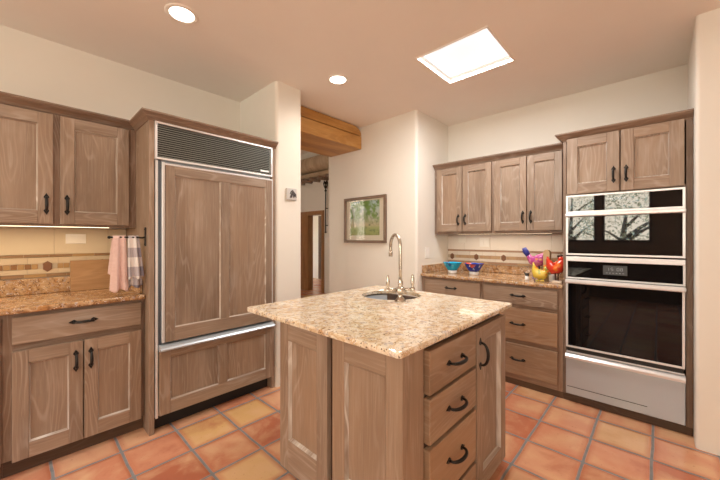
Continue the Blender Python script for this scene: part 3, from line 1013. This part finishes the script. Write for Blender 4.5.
# framed picture on the plaster wall (faces -X)
XF = F('X', 2.919)
t = thing('framed_picture', 'landscape picture in a brown wood frame with cream mat on the plaster wall', 'picture', (2.92, 2.64, 1.25))
A0, A1, Z0, Z1 = 2.298, 2.985, 1.248, 1.812
w = .032
m = MB(); XF.box(m, A0, A1, 0, .028, Z1 - w, Z1, 'a', .003); XF.box(m, A0, A1, 0, .028, Z0, Z0 + w, 'a', .003)
XF.box(m, A0, A0 + w, 0, .028, Z0 + w, Z1 - w, 'z', .003); XF.box(m, A1 - w, A1, 0, .028, Z0 + w, Z1 - w, 'z', .003)
part('frame', m, FRAMEP, t)
m = MB()
q0, q1, r0, r1 = 2.403, 2.888, 1.340, 1.762
XF.box(m, A0 + w, A1 - w, .002, .008, r1, Z1 - w); XF.box(m, A0 + w, A1 - w, .002, .008, Z0 + w, r0)
XF.box(m, A0 + w, q0, .002, .008, r0, r1); XF.box(m, q1, A1 - w, .002, .008, r0, r1)
part('mat_board', m, simple('cream_mat', (.72, .66, .54), .9), t)
me = bpy.data.meshes.new('artwork')
off = Vector(t.location)
me.from_pydata([tuple(Vector(XF.pt(a, .004, z)) - off) for a, z in ((q1, r0), (q0, r0), (q0, r1), (q1, r1))], [], [(0, 1, 2, 3)])
ul = me.uv_layers.new(name='uv')
for l, uvc in zip(ul.data, ((0, 0), (1.15, 0), (1.15, 1), (0, 1))): l.uv = uvc
me.materials.append(ART)
o = bpy.data.objects.new('artwork', me); COL.objects.link(o); o.parent = t
m = MB(); XF.box(m, A0 + w, A1 - w, .012, .015, Z0 + w, Z1 - w); part('glazing', m, PGLASS, t)

# ------------------------------------------------------------------ right run (faces -X)
XB = 3.617
RF = F('X', 3.022)


def base_right(y0, y1, d0, d1, fronts, label):
    t = thing('base_cabinet', label, 'cabinet', (3.3, (y0 + y1) / 2, 0))
    c = MB()
    c.box(3.044, XB, y0, y0 + .018, .07, .892); c.box(3.044, XB, y1 - .018, y1, .07, .892); c.box(3.60, XB, y0 + .018, y1 - .018, .07, .892); c.box(3.044, 3.60, y0 + .018, y1 - .018, .07, .085, 'y')
    RF.box(c, y0, d0 + .006, -.022, 0, .055, .892, 'z', .001); RF.box(c, d1 - .006, y1, -.022, 0, .055, .892, 'z', .001)
    zs = [.055] + [z for f_ in fronts for z in (f_[0], f_[1])] + [.892]
    for k in range(0, len(zs), 2):
        RF.box(c, d0 + .006, d1 - .006, -.022, 0, zs[k] - (.005 if k else 0), zs[k + 1] + .005 if k + 1 < len(zs) - 1 else zs[k + 1], 'a', .001)
    part('carcass', c, FRAME, t)
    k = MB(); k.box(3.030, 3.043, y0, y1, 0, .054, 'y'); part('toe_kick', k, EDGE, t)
    for (z0, z1) in fronts:
        d_ = slab_front(RF, d0, d1, z0, z1, t, mat=WARMW if z1 < .70 else WOOD)
        add_handle(RF, (d0 + d1) / 2, (z0 + z1) / 2 + .005, .022, d_, False, .135)
    return t


FR3 = [(.104, .372), (.410, .686), (.718, .872)]
base_right(.570, 1.228, .605, 1.212, FR3, 'pickled wood three-drawer base cabinet left of the ovens')
base_right(1.2285, 1.892, 1.244, 1.844, FR3, 'pickled wood drawer base cabinet in the corner behind the island')
counter_slab('granite_countertop', [(2.985, .569), (2.985, 1.892), (XB, 1.892), (XB, .569)],   .893, .924, 'golden granite countertop left of the ovens holding bowls and bird figures',
             [(3.597, XB, .570, 1.872, .925, 1.008), (3.02, 3.615, 1.873, 1.893, .925, 1.008)])
backsplash(F('X', 3.619), .570, 1.893, 1.009, 1.343, [1.838, 1.539, 1.237, .935, .635], -.02, 'pale tile backsplash with mosaic band behind the bowls and bird figures', (3.619, 1.2, 1.009), FIELD2, simple('rose_liner_tile', (.40, .25, .17), .35), simple('pale_tan_mosaic', (.50, .34, .20), .3), simple('pale_rust_mosaic', (.46, .30, .18), .3), simple('pale_border_tile', (.72, .66, .60), .35))
t = thing('wall_cabinet', 'pickled wood four-door wall cabinet above the right countertop', 'cabinet', (3.45, 1.23, 1.345))
VF = F('X', 3.292)
c = MB()
c.box(3.312, XB, .570, 1.892, 1.362, 1.376, 'y'); c.box(3.312, XB, .570, 1.892, 2.085, 2.10, 'y')
c.box(3.312, XB, .570, .588, 1.376, 2.085); c.box(3.312, XB, 1.874, 1.892, 1.376, 2.085); c.box(3.600, XB, .588, 1.874, 1.376, 2.085)
for (a, b) in ((.570, .630), (.900, .925), (1.203, 1.248), (1.538, 1.567), (1.845, 1.892)): VF.box(c, a, b, -.02, 0, 1.347, 2.125, 'z', .001)
for (a, b) in ((.630, .900), (.925, 1.203), (1.248, 1.538), (1.567, 1.845)):
    VF.box(c, a, b, -.02, 0, 2.068, 2.125, 'a', .001); VF.box(c, a, b, -.02, 0, 1.347, 1.384, 'a', .001)
part('carcass', c, FRAME, t)
for (a, b, h) in ((.624, .907, .876), (.914, 1.210, .945), (1.242, 1.545, 1.516), (1.556, 1.852, 1.594)):
    dd = raised_door(VF, a, b, 1.376, 2.076, t, st=.058, rails=(.066, .080))
    add_handle(VF, h, 1.502, .022, dd, True, .125)
crown([(3.292, 1.892, -1, 0), (3.292, .571, -1, 0)], 2.138, t)
t = thing('under_cabinet_light', 'warm light strip under the right wall cabinet', 'light', (3.38, 1.2, 1.34))
m = MB(); m.box(3.355, 3.415, .72, 1.66, 1.350, 1.361, 'y', .001); part('housing', m, TRIMW, t)
m = MB(); m.box(3.37, 3.40, .73, 1.65, 1.347, 1.350, 'y'); part('lens', m, STRIP, t)
area('strip_light', (3.385, 1.19, 1.342), (0, 0, 0), .05, .9, UNDER * 1.3, (1, .87, .68))

# tall oven cabinet
t = thing('oven_cabinet', 'tall pickled wood cabinet housing the stacked ovens', 'cabinet', (3.3, .2, 0))
OY0, OY1 = -.163, .568
OF = F('X', 3.022)
c = MB()
c.box(3.044, XB, OY0, OY0 + .018, .07, 2.10); c.box(3.044, XB, OY1 - .018, OY1, .07, 2.10); c.box(3.600, XB, OY0 + .018, OY1 - .018, .07, 2.10)
c.box(3.044, 3.60, OY0 + .018, OY1 - .018, .05, .065, 'y'); c.box(3.044, 3.60, OY0 + .018, OY1 - .018, 2.085, 2.10, 'y'); c.box(3.044, 3.60, OY0 + .018, OY1 - .018, 1.645, 1.655, 'y')
OF.box(c, OY0, -.130, -.022, 0, .055, 2.125, 'z', .001); OF.box(c, .547, OY1, -.022, 0, .055, 2.125, 'z', .001)
OF.box(c, -.130, .547, -.022, 0, 2.080, 2.125, 'a', .001); OF.box(c, -.130, .547, -.022, 0, 1.644, 1.66, 'a', .001); OF.box(c, .198, .220, -.022, 0, 1.66, 2.08, 'z', .001)
part('carcass', c, FRAME, t)
k = MB(); k.box(3.030, 3.043, OY0, OY1, 0, .054, 'y'); part('toe_kick', k, EDGE, t)
for (a, b, h) in ((-.122, .204, .174), (.213, .540, .246)):
    dd = raised_door(OF, a, b, 1.650, 2.091, t, st=.072, rails=(.070, .080))
    add_handle(OF, h, 1.772, .022, dd, True, .125)
crown([(3.235, OY1, 0, 1), (3.022, OY1, -1, 1), (3.022, OY0, -1, 0)], 2.138, t)

# ------------------------------------------------------------------ ovens
EF = F('X', 3.02)
EY0, EY1 = -.127, .545


def ring(fr, mb, a0, a1, z0, z1, w, n0, n1):
    fr.box(mb, a0, a1, n0, n1, z1 - w, z1, 'a', .0015); fr.box(mb, a0, a1, n0, n1, z0, z0 + w, 'a', .0015)
    fr.box(mb, a0, a0 + w, n0, n1, z0 + w, z1 - w, 'z', .0015); fr.box(mb, a1 - w, a1, n0, n1, z0 + w, z1 - w, 'z', .0015)


t = thing('speed_oven', 'built-in upper oven with black mirror glass in steel trim', 'oven', (3.25, .21, 1.17))
m = MB(); m.box(3.025, 3.55, EY0 + .01, EY1 - .01, 1.172, 1.635); part('oven_body', m, BLACK, t)
m = MB(); ring(EF, m, EY0, EY1, 1.500, 1.640, .014, 0, .024); p = part('control_panel', m, TRIM, t)
m = MB(); EF.box(m, EY0 + .014, EY1 - .014, .004, .018, 1.514, 1.626); part('panel_glass', m, MIRRORG, p, 'black glass control strip')
m = MB(); ring(EF, m, EY0, EY1, 1.170, 1.496, .014, 0, .026); p = part('door', m, TRIM, t)
m = MB(); EF.box(m, EY0 + .014, EY1 - .014, .004, .020, 1.184, 1.482); part('door_glass', m, MIRRORG, p, 'black mirror glass')
m = MB(); EF.box(m, EY0 - .002, EY1 + .002, .027, .052, 1.470, 1.500, 'a', .008); part('handle_bar', m, TRIM, p)

t = thing('wall_oven', 'built-in lower wall oven with black glass door and digital display', 'oven', (3.25, .21, .41))
m = MB(); m.box(3.025, 3.55, EY0 + .01, EY1 - .01, .398, 1.155); part('oven_body', m, BLACK, t)
m = MB(); ring(EF, m, EY0, EY1, .985, 1.160, .012, 0, .024); EF.box(m, EY0, EY1, 0, .028, 1.122, 1.160, 'a', .003); p = part('control_panel', m, TRIM, t)
m = MB(); EF.box(m, EY0 + .012, EY1 - .012, .004, .018, .997, 1.122); part('panel_glass', m, BLACKG, p, 'black glass control strip')
m = MB(); EF.box(m, .168, .308, .018, .0195, 1.030, 1.100); part('display', m, DISPLAY, p)
m = MB()
def seg(a, z, segs, w=.010, h=.020):
    S = {'t': (a, a + w, z + h, z + h + .002), 'm': (a, a + w, z + h / 2, z + h / 2 + .002), 'b': (a, a + w, z, z + .002),
         'l1': (a + w, a + w + .002, z + h / 2, z + h), 'l2': (a + w, a + w + .002, z, z + h / 2), 'r1': (a - .002, a, z + h / 2, z + h), 'r2': (a - .002, a, z, z + h / 2)}
    for s in segs: EF.box(m, S[s][0], S[s][1], .0195, .0200, S[s][2], S[s][3])
for a, s in ((.275, ('r1', 'r2')), (.250, ('t', 'b', 'm', 'l1', 'r2')), (.215, ('t', 'b', 'l1', 'l2', 'r1', 'r2')), (.195, ('t', 'b', 'm', 'l1', 'l2', 'r1', 'r2'))): seg(a, 1.062, s)
for k in range(6): EF.box(m, .185 + k * .019, .196 + k * .019, .0195, .0200, 1.043, 1.046)
part('digits', m, DIGIT, p)
m = MB(); EF.box(m, EY0 + .01, EY1 - .01, .004, .012, .407, .438); part('vent_recess', m, BLACK, t)
m = MB(); EF.box(m, EY0 + .004, EY1 - .002, 0, .020, .398, .4065, 'a', .001); part('vent_trim', m, TRIM, t)
m = MB(); ring(EF, m, EY0 + .002, EY1, .440, .980, .014, 0, .026); p = part('door', m, TRIM, t)
m = MB(); EF.box(m, EY0 + .016, EY1 - .014, .004, .020, .454, .966); part('door_glass', m, BLACKG, p, 'black glass')
m = MB(); EF.box(m, EY0 - .002, EY1 + .002, .027, .056, .948, .982, 'a', .009); part('handle_bar', m, TRIM, p)

t = thing('warming_drawer', 'stainless steel warming drawer below the ovens', 'drawer', (3.25, .21, .07))
m = MB(); m.box(3.025, 3.55, EY0 + .01, EY1 - .01, .075, .375); part('drawer_body', m, BLACK, t)
m = MB(); EF.box(m, EY0, EY1, 0, .026, .070, .350, 'a', .004); p = part('drawer_front', m, STEEL, t)
m = MB(); m.prism_axis([EF.pt(0, n, z)[::2] for n, z in ((.0, .351), (.034, .351), (.048, .358), (.050, .374), (.036, .388), (0, .394))], 1, EY0, EY1, g='y'); part('handle_lip', m, TRIM, p)
m = MB(); EF.box(m, .06, .535, .026, .0268, .128, .132); part('vent_slot', m, BLACK, p)

# ------------------------------------------------------------------ island
t = thing('kitchen_island', 'pickled wood kitchen island with panelled side, drawers and a door', 'island', (1.45, 1.1, 0))
IX, IY = .955, .680        # carcass faces
c = MB()
c.box(IX, 1.928, IY, IY + .02, .045, .887, 'z', .001)
c.box(IX, IX + .02, IY + .02, 1.430, .12, .887, 'z', .001)
c.box(IX + .02, 1.30, 1.410, 1.430, .10, .887, 'z', .001)
c.box(1.30, 1.32, 1.410, 1.62, .10, .887); c.box(1.32, 1.928, 1.60, 1.62, .10, .887); c.box(1.908, 1.928, IY + .02, 1.60, .10, .887)
c.box(IX + .02, 1.908, IY + .02, 1.40, .10, .118, 'x')
part('carcass', c, EDGE, t)  # coloured dark so the gaps between the fronts look shaded
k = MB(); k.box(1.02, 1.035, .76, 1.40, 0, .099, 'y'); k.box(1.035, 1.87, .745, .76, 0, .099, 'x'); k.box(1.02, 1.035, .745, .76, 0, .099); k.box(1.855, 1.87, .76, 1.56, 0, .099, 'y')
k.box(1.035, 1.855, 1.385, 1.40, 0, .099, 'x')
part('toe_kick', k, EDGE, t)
# panelled side (faces -X): two applied doors and a corner post
SF = F('X', IX)
dd = raised_door(SF, 1.066, 1.432, .135, .886, t, 'side_door', st=.072, rails=(.098, .155), th=.026)
dd = raised_door(SF, .662, 1.031, .135, .886, t, 'side_door', st=.075, rails=(.098, .155), th=.026)
# drawer side (faces -Y)
DF = F('Y', IY)
m = MB(); DF.box(m, .958, 1.082, 0, .010, .045, .886, 'z', .002); part('corner_post', m, WOOD, t)
for (z0, z1) in ((.688, .862), (.494, .672), (.232, .472), (.050, .214)):
    d_ = slab_front(DF, 1.092, 1.518, z0, z1, t, th=.032, bev=.004, mat=WARMW)  # warmer wood copy carries the warm light of this side in its colour
    add_handle(DF, 1.305, (z0 + z1) / 2 + (.012 if z1 < .5 else 0), .032, d_, False, .165, .036)
dd = raised_door(DF, 1.536, 1.930, .038, .858, t, st=.070, rails=(.075, .085), th=.030)
add_handle(DF, 1.572, .728, .030, dd, True, .155, .036)


def island_top():
    t_ = thing('island_countertop', 'thick golden granite top on the kitchen island with a round sink cutout', 'countertop', (1.46, 1.17, .888))
    x0, x1, y0, y1 = .884, 2.030, .640, 1.708
    z0, z1 = .888, .914
    cx_, cy_, rs = 1.767, 1.355, .200
    def outline(ins, z):
        r = .02
        o_ = []
        for (px, py, a0) in ((x1 - r, y0 + r, -90), (x1 - r, y1 - r, 0), (x0 + r, y1 - r, 90), (x0 + r, y0 + r, 180)):
            for k in range(5):
                th = R(a0 + 90 * k / 4)
                o_.append((px + (r - ins) * math.cos(th), py + (r - ins) * math.sin(th), z))
        return o_
    def circ(r, z): return [(cx_ + r * math.cos(2 * math.pi * k / 48), cy_ + r * math.sin(2 * math.pi * k / 48), z) for k in range(48)]
    tb = bmesh.new()
    prof = [(.008, z0), (.002, z0 + .002), (0, z0 + .008), (0, z1 - .008), (.002, z1 - .002), (.008, z1)]
    loops = [[tb.verts.new(v) for v in outline(i, z)] for i, z in prof]
    for A, B in zip(loops, loops[1:]):
        n = len(A)
        for k in range(n): tb.faces.new((A[k], A[(k + 1) % n], B[(k + 1) % n], B[k]))
    hp = [(rs + .004, z1), (rs, z1 - .004), (rs, z0)]
    hl = [[tb.verts.new(v) for v in circ(r, z)] for r, z in hp]
    for A, B in zip(hl, hl[1:]):
        n = len(A)
        for k in range(n): tb.faces.new((A[k], A[(k + 1) % n], B[(k + 1) % n], B[k]))
    def cap(o_, i_):
        ed = []
        for lp in (o_, i_):
            for k in range(len(lp)):
                a, b = lp[k], lp[(k + 1) % len(lp)]
                ed.append(tb.edges.get((a, b)) or tb.edges.new((a, b)))
        bmesh.ops.triangle_fill(tb, edges=ed, use_beauty=True)
    cap(loops[-1], hl[0]); cap(loops[0], hl[-1])
    bmesh.ops.recalc_face_normals(tb, faces=list(tb.faces))
    mb = MB(); mb._merge(tb, 0, False, 'x')
    part('slab', mb, GRAN, t_)


island_top()
t = thing('round_sink', 'round stainless bar sink set into the island top', 'sink', (1.767, 1.355, .72))
m = MB(); m.lathe([(.225, .1555), (.2045, .1555), (.203, .150), (.200, .03), (.180, .006), (.05, 0), (.05, -.004), (.185, 0.0), (.206, .026), (.2085, .149), (.225, .149)], (1.767, 1.355, .72), 48)
part('basin', m, BASIN, t)
m = MB(); m.lathe([(0, .002), (.035, .002), (.044, .004), (.048, .001), (.048, 0)], (1.767, 1.355, .7205), 24); part('drain', m, NICKEL, t)

# bridge faucet
fx, fy = 1.622, 1.172
t = thing('bar_faucet', 'brushed nickel gooseneck faucet with two lever handles beside the round sink', 'faucet', (fx, fy, .914))
dv = Vector((1.713 - fx, 1.318 - fy, 0)); reach = dv.length; dv.normalize(); pv = Vector((dv.y, -dv.x, 0))
m = MB(); m.lathe([(0, 0), (.034, 0), (.034, .005), (.027, .012), (.018, .024), (.014, .040), (.018, .046), (.027, .050), (.029, .060), (.029, .078), (.024, .084), (.017, .088), (.013, .094), (.016, .104), (.016, .116), (.012, .128), (.0105, .14), (0, .14)], (fx, fy, .914), 28)
part('pedestal', m, NICKEL, t)
B = Vector((fx, fy, 0))
pts = [(fx, fy, 1.05), (fx, fy, 1.12), (fx, fy, 1.20), (fx, fy, 1.245)]
rr = reach / 2
for k in range(1, 15):
    th = math.pi * k / 14
    p = B + dv * (rr - rr * math.cos(th)); pts.append((p.x, p.y, 1.245 + rr * .92 * math.sin(th)))
e_ = B + dv * reach
pts += [(e_.x, e_.y, 1.225), (e_.x, e_.y, 1.212)]
m = MB(); m.tube(pts, [.0105] * (len(pts) - 1) + [.0105], 14)
part('gooseneck', m, NICKEL, t)
m = MB(); m.lathe([(0, 0), (.0125, 0), (.0135, .006), (.0125, .018), (.0145, .022), (.0145, .030), (.0115, .036), (0, .036)], (e_.x, e_.y, 1.180), 20); part('spout_tip', m, NICKEL, t)
for s in (-1, 1):
    a = B + pv * s * .028; b = B + pv * s * .082
    hb = MB(); hb.tube([(a.x, a.y, .983), (b.x, b.y, .983)], [.011, .0095], 14)
    hb.lathe([(0, -.016), (.012, -.014), (.015, -.006), (.015, .006), (.011, .012), (.0075, .018), (.0075, .024), (.0115, .032), (.0125, .052), (.0105, .066), (.0075, .074), (.0085, .079), (.006, .086), (.0035, .094), (0, .096)], (b.x, b.y, .983), 20)
    part('lever_handle', hb, NICKEL, t)


# ------------------------------------------------------------------ things on the right counter
def bowl(x, y, mats, label, seed):
    t_ = thing('bowl', label, 'bowl', (x, y, .925))
    m_ = MB(); m_.lathe([(0, .0), (.046, 0), (.049, .002), (.047, .030), (.043, .032), (0, .030)], (x, y, .925), 32); part('foot', m_, mats[1], t_)
    m_ = MB(); m_.lathe([(0, .032), (.048, .032), (.066, .056), (.088, .096), (.101, .116), (.1035, .117), (.100, .114), (.083, .094), (.060, .058), (.040, .042), (0, .040)], (x, y, .925), 40); part('bowl_body', m_, mats[0], t_)
    return t_


def spotted(name, base, spots):
    m_, nt, b = mat_new(name)
    t_ = nt.nodes.new('ShaderNodeTexCoord')
    col = base
    for k, (c_, sc_, th) in enumerate(spots):
        mp = nt.nodes.new('ShaderNodeMapping'); mp.inputs['Location'].default_value = (k * 3.1, k * 1.7, k * .9)
        nt.links.new(t_.outputs['Object'], mp.inputs[0])
        n_ = noise(nt, mp.outputs[0], sc_, 2, .5, .3)
        col = mixc(nt, ramp(nt, n_, [(th, (0,) * 3), (th + .04, (1,) * 3)]), col, c_)
    nt.links.new(col, b.inputs['Base Color'])
    b.inputs['Roughness'].default_value = .15
    return m_


CFOOT = simple('white_glaze', (.82, .82, .84), .2)
TEAL = spotted('turquoise_glaze', (.015, .40, .70), [((.012, .13, .40), 13, .55), ((.20, .66, .78), 14, .66)])
COBALT = spotted('cobalt_glaze', (.012, .035, .32), [((.55, .07, .05), 13, .53), ((.55, .62, .70), 20, .66)])
bowl(3.235, 1.645, (TEAL, CFOOT), 'turquoise glazed bowl with white foot on the right countertop', 1)
bowl(3.255, 1.412, (COBALT, CFOOT), 'cobalt blue painted bowl with red patches on the right countertop', 2)

GL = lambda n, c: simple(n, c, .3)
PURP = spotted('magenta_paint', (.42, .06, .25), [((.55, .17, .30), 14, .55), ((.62, .25, .12), 18, .64)])
BLUEP = GL('deep_blue_paint', (.035, .04, .26)); ORNG = GL('orange_paint', (.72, .20, .035))
YELL = spotted('yellow_paint', (.66, .48, .07), [((.40, .40, .10), 16, .50), ((.72, .30, .03), 22, .58)])
REDP = spotted('red_paint', (.62, .045, .02), [((.70, .16, .02), 13, .57)])
DARK = GL('dark_paint', (.06, .025, .02))


def legs(mb, x, y, ztop, dy=.02, r=.006):
    for s in (-1, 1):
        mb.tube([(x, y + s * dy, ztop), (x, y + s * dy, .932)], r, 8)
        for k in (-1, 0, 1): mb.tube([(x, y + s * dy, .931), (x - .03, y + s * dy + k * .014, .929)], [r * .8, r * .5], 6)


# magenta bird, head left
x = 3.36
t = thing('bird_figurine', 'magenta bird figurine with a blue head behind the yellow hen', 'figurine', (x, .84, .925))
m = MB(); m.tube([(x, .925, 1.155), (x, .912, 1.125), (x, .89, 1.095), (x, .855, 1.085), (x, .82, 1.098), (x, .792, 1.125), (x, .776, 1.15), (x, .768, 1.168)], [.018, .024, .040, .055, .057, .046, .028, .010], 18); part('body', m, PURP, t)
m = MB(); m.tube([(x, .968, 1.190), (x, .958, 1.196), (x, .940, 1.170), (x, .918, 1.135)], [.016, .027, .027, .022], 16)
part('head', m, BLUEP, t, 'deep blue head')
m = MB()
for k in range(3): m.tube([(x, .790 - k * .004, 1.145 + k * .008), (x, .772 - k * .006, 1.165 + k * .008), (x, .764 - k * .004, 1.176 + k * .010)], [.016, .014, .006], 10)
part('tail', m, ORNG, t, 'orange tail feathers')
m = MB(); legs(m, x, .845, 1.05, .02); part('legs', m, BLUEP, t)

# yellow hen, head right
x = 3.17
t = thing('hen_figurine', 'yellow hen figurine standing in front of the magenta bird', 'figurine', (x, .78, .925))
m = MB(); m.tube([(x, .828, 1.085), (x, .822, 1.055), (x, .812, 1.02), (x, .795, .985), (x, .770, .984), (x, .742, .985), (x, .728, 1.012), (x, .722, 1.030)], [.004, .013, .031, .045, .050, .040, .026, .017], 18)
part('body', m, YELL, t)
m = MB(); m.ball((x - .005, .722, 1.035), .025, n=3); part('head', m, YELL, t)
m = MB()
for k in range(3): m.ball((x - .006, .735 - k * .014, 1.060 + (.004 if k == 1 else 0)), .010, n=2)
part('comb', m, ORNG, t, 'orange comb')
m = MB(); m.ball((x - .016, .707, 1.012), .009, n=2); part('wattle', m, ORNG, t, 'orange wattle')
m = MB(); m.tube([(x - .01, .702, 1.034), (x - .012, .684, 1.030)], [.008, .001], 8); part('beak', m, ORNG, t)
m = MB(); legs(m, x - .01, .765, .945, .018, .008); part('legs', m, YELL, t)

# tan wood block
m = MB(); m.prism_axis([(.706, .9252), (.758, .9252), (.760, 1.165), (.754, 1.190), (.738, 1.200), (.720, 1.197), (.708, 1.180)], 0, 3.215, 3.275, g='z')
o = part('wooden_block', m, TANW); tag(o, 'upright tan wood block between the yellow hen and the red bird', 'wood block')

# red bird, on a stone base
x = 3.12
t = thing('bird_figurine', 'bright red bird figurine nearest the ovens', 'figurine', (x, .64, .925))
m = MB(); m.tube([(x, .705, 1.145), (x, .698, 1.115), (x, .680, 1.070), (x, .655, 1.045), (x, .628, 1.055), (x, .605, 1.085), (x, .598, 1.112), (x, .600, 1.130)], [.006, .016, .038, .052, .054, .042, .028, .014], 18)
part('body', m, REDP, t)
m = MB(); m.ball((x, .603, 1.128), .022, n=3); part('head', m, REDP, t)
m = MB()
for k in range(3): m.ball((x, .624 - k * .014, 1.150 + .003 * k), .010, n=2)
part('comb', m, DARK, t, 'dark comb')
m = MB(); m.tube([(x - .004, .588, 1.126), (x - .006, .573, 1.12)], [.007, .001], 8); part('beak', m, ORNG, t)
m = MB()
for s in (-1, 1): m.tube([(x, .635 + s * .010, 1.01), (x, .632 + s * .008, .945)], .006, 8)
part('legs', m, DARK, t)
m = MB(); m.box(3.085, 3.155, .590, .662, .925, .945, 'y', .003); part('stone_base', m, simple('pale_stone', (.66, .55, .44), .6), t)
# white cup
m = MB(); m.lathe([(0, 0), (.022, 0), (.025, .004), (.029, .055), (.030, .058), (.027, .056), (.023, .008), (0, .006)], (3.20, .685, .925), 28)
o = part('small_cup', m, CFOOT); tag(o, 'small white cup under the tail of the red bird', 'cup')
# cow-like shaker
t = thing('salt_shaker', 'small black and white shaker left of the yellow hen', 'shaker', (3.14, .872, .925))
m = MB(); m.lathe([(0, 0), (.016, 0), (.018, .004), (.015, .034), (.013, .038), (0, .038)], (3.14, .872, .925), 20); part('shaker_body', m, CFOOT, t)
m = MB(); m.lathe([(0, .038), (.0135, .038), (.017, .048), (.014, .060), (0, .066)], (3.14, .872, .925), 20)
m.tube([(3.14, .884, .982), (3.138, .897, 1.0)], [.006, .002], 8); m.tube([(3.14, .860, .982), (3.138, .848, .996)], [.006, .002], 8)
part('shaker_cap', m, BLACK, t)

# ------------------------------------------------------------------ trees outside the windows (seen in the oven glass)
LEAF = simple('leaf_green', (.42, .44, .32), .6); BARK = simple('bark', (.06, .045, .03), .9)
for (x, y, h, label) in ((-9.6, 2.6, 4.2, 'leafy tree outside the window behind the camera, left of the mullion'), (-6.6, .72, 3.0, 'low bushy tree outside the window, mirrored in the oven glass'), (-9.4, -2.3, 3.8, 'tall tree outside the right-hand window behind the camera'), (-3.2, 8.7, 3.6, 'leafy tree outside the hall window, mirrored in the picture glass')):
    t = thing('tree', label, 'tree', (x, y, -.3))
    rnd = random.Random(int(x * 10 + y * 7))
    m = MB(); m.tube([(x, y, -.3), (x + .06, y, .6), (x, y + .08, 1.4), (x + .1, y, h * .7)], [.13, .10, .08, .03], 10)
    for k in range(7):
        a = rnd.uniform(0, 6.28); L = rnd.uniform(.6, 1.2); z = rnd.uniform(.9, h * .6)
        m.tube([(x, y, z), (x + L * .5 * math.cos(a), y + L * .5 * math.sin(a), z + .35), (x + L * math.cos(a), y + L * math.sin(a), z + .6)], [.05, .03, .012], 7)
    part('trunk', m, BARK, t)
    m = MB()
    vs, fs = [], []
    for k in range(1800):
        a = rnd.uniform(0, 6.28); u_ = rnd.uniform(-1, 1); rr = rnd.uniform(.45, 1) ** .5 * 1.25
        c_ = Vector((x + rr * math.cos(a) * math.sqrt(1 - u_ * u_), y + rr * math.sin(a) * math.sqrt(1 - u_ * u_), h * .62 + u_ * rr * h * .30))
        d1 = Vector((rnd.uniform(-1, 1), rnd.uniform(-1, 1), rnd.uniform(-1, 1))).normalized() * rnd.uniform(.025, .06)
        d2 = d1.cross(Vector((rnd.uniform(-1, 1), rnd.uniform(-1, 1), rnd.uniform(-1, 1)))).normalized() * rnd.uniform(.015, .035)
        i0 = len(vs); vs += [tuple(c_ - d1), tuple(c_ + d2), tuple(c_ + d1), tuple(c_ - d2)]; fs.append((i0, i0 + 1, i0 + 2, i0 + 3))
    m.raw(vs, fs, fix=False)
    part('foliage', m, LEAF, t)
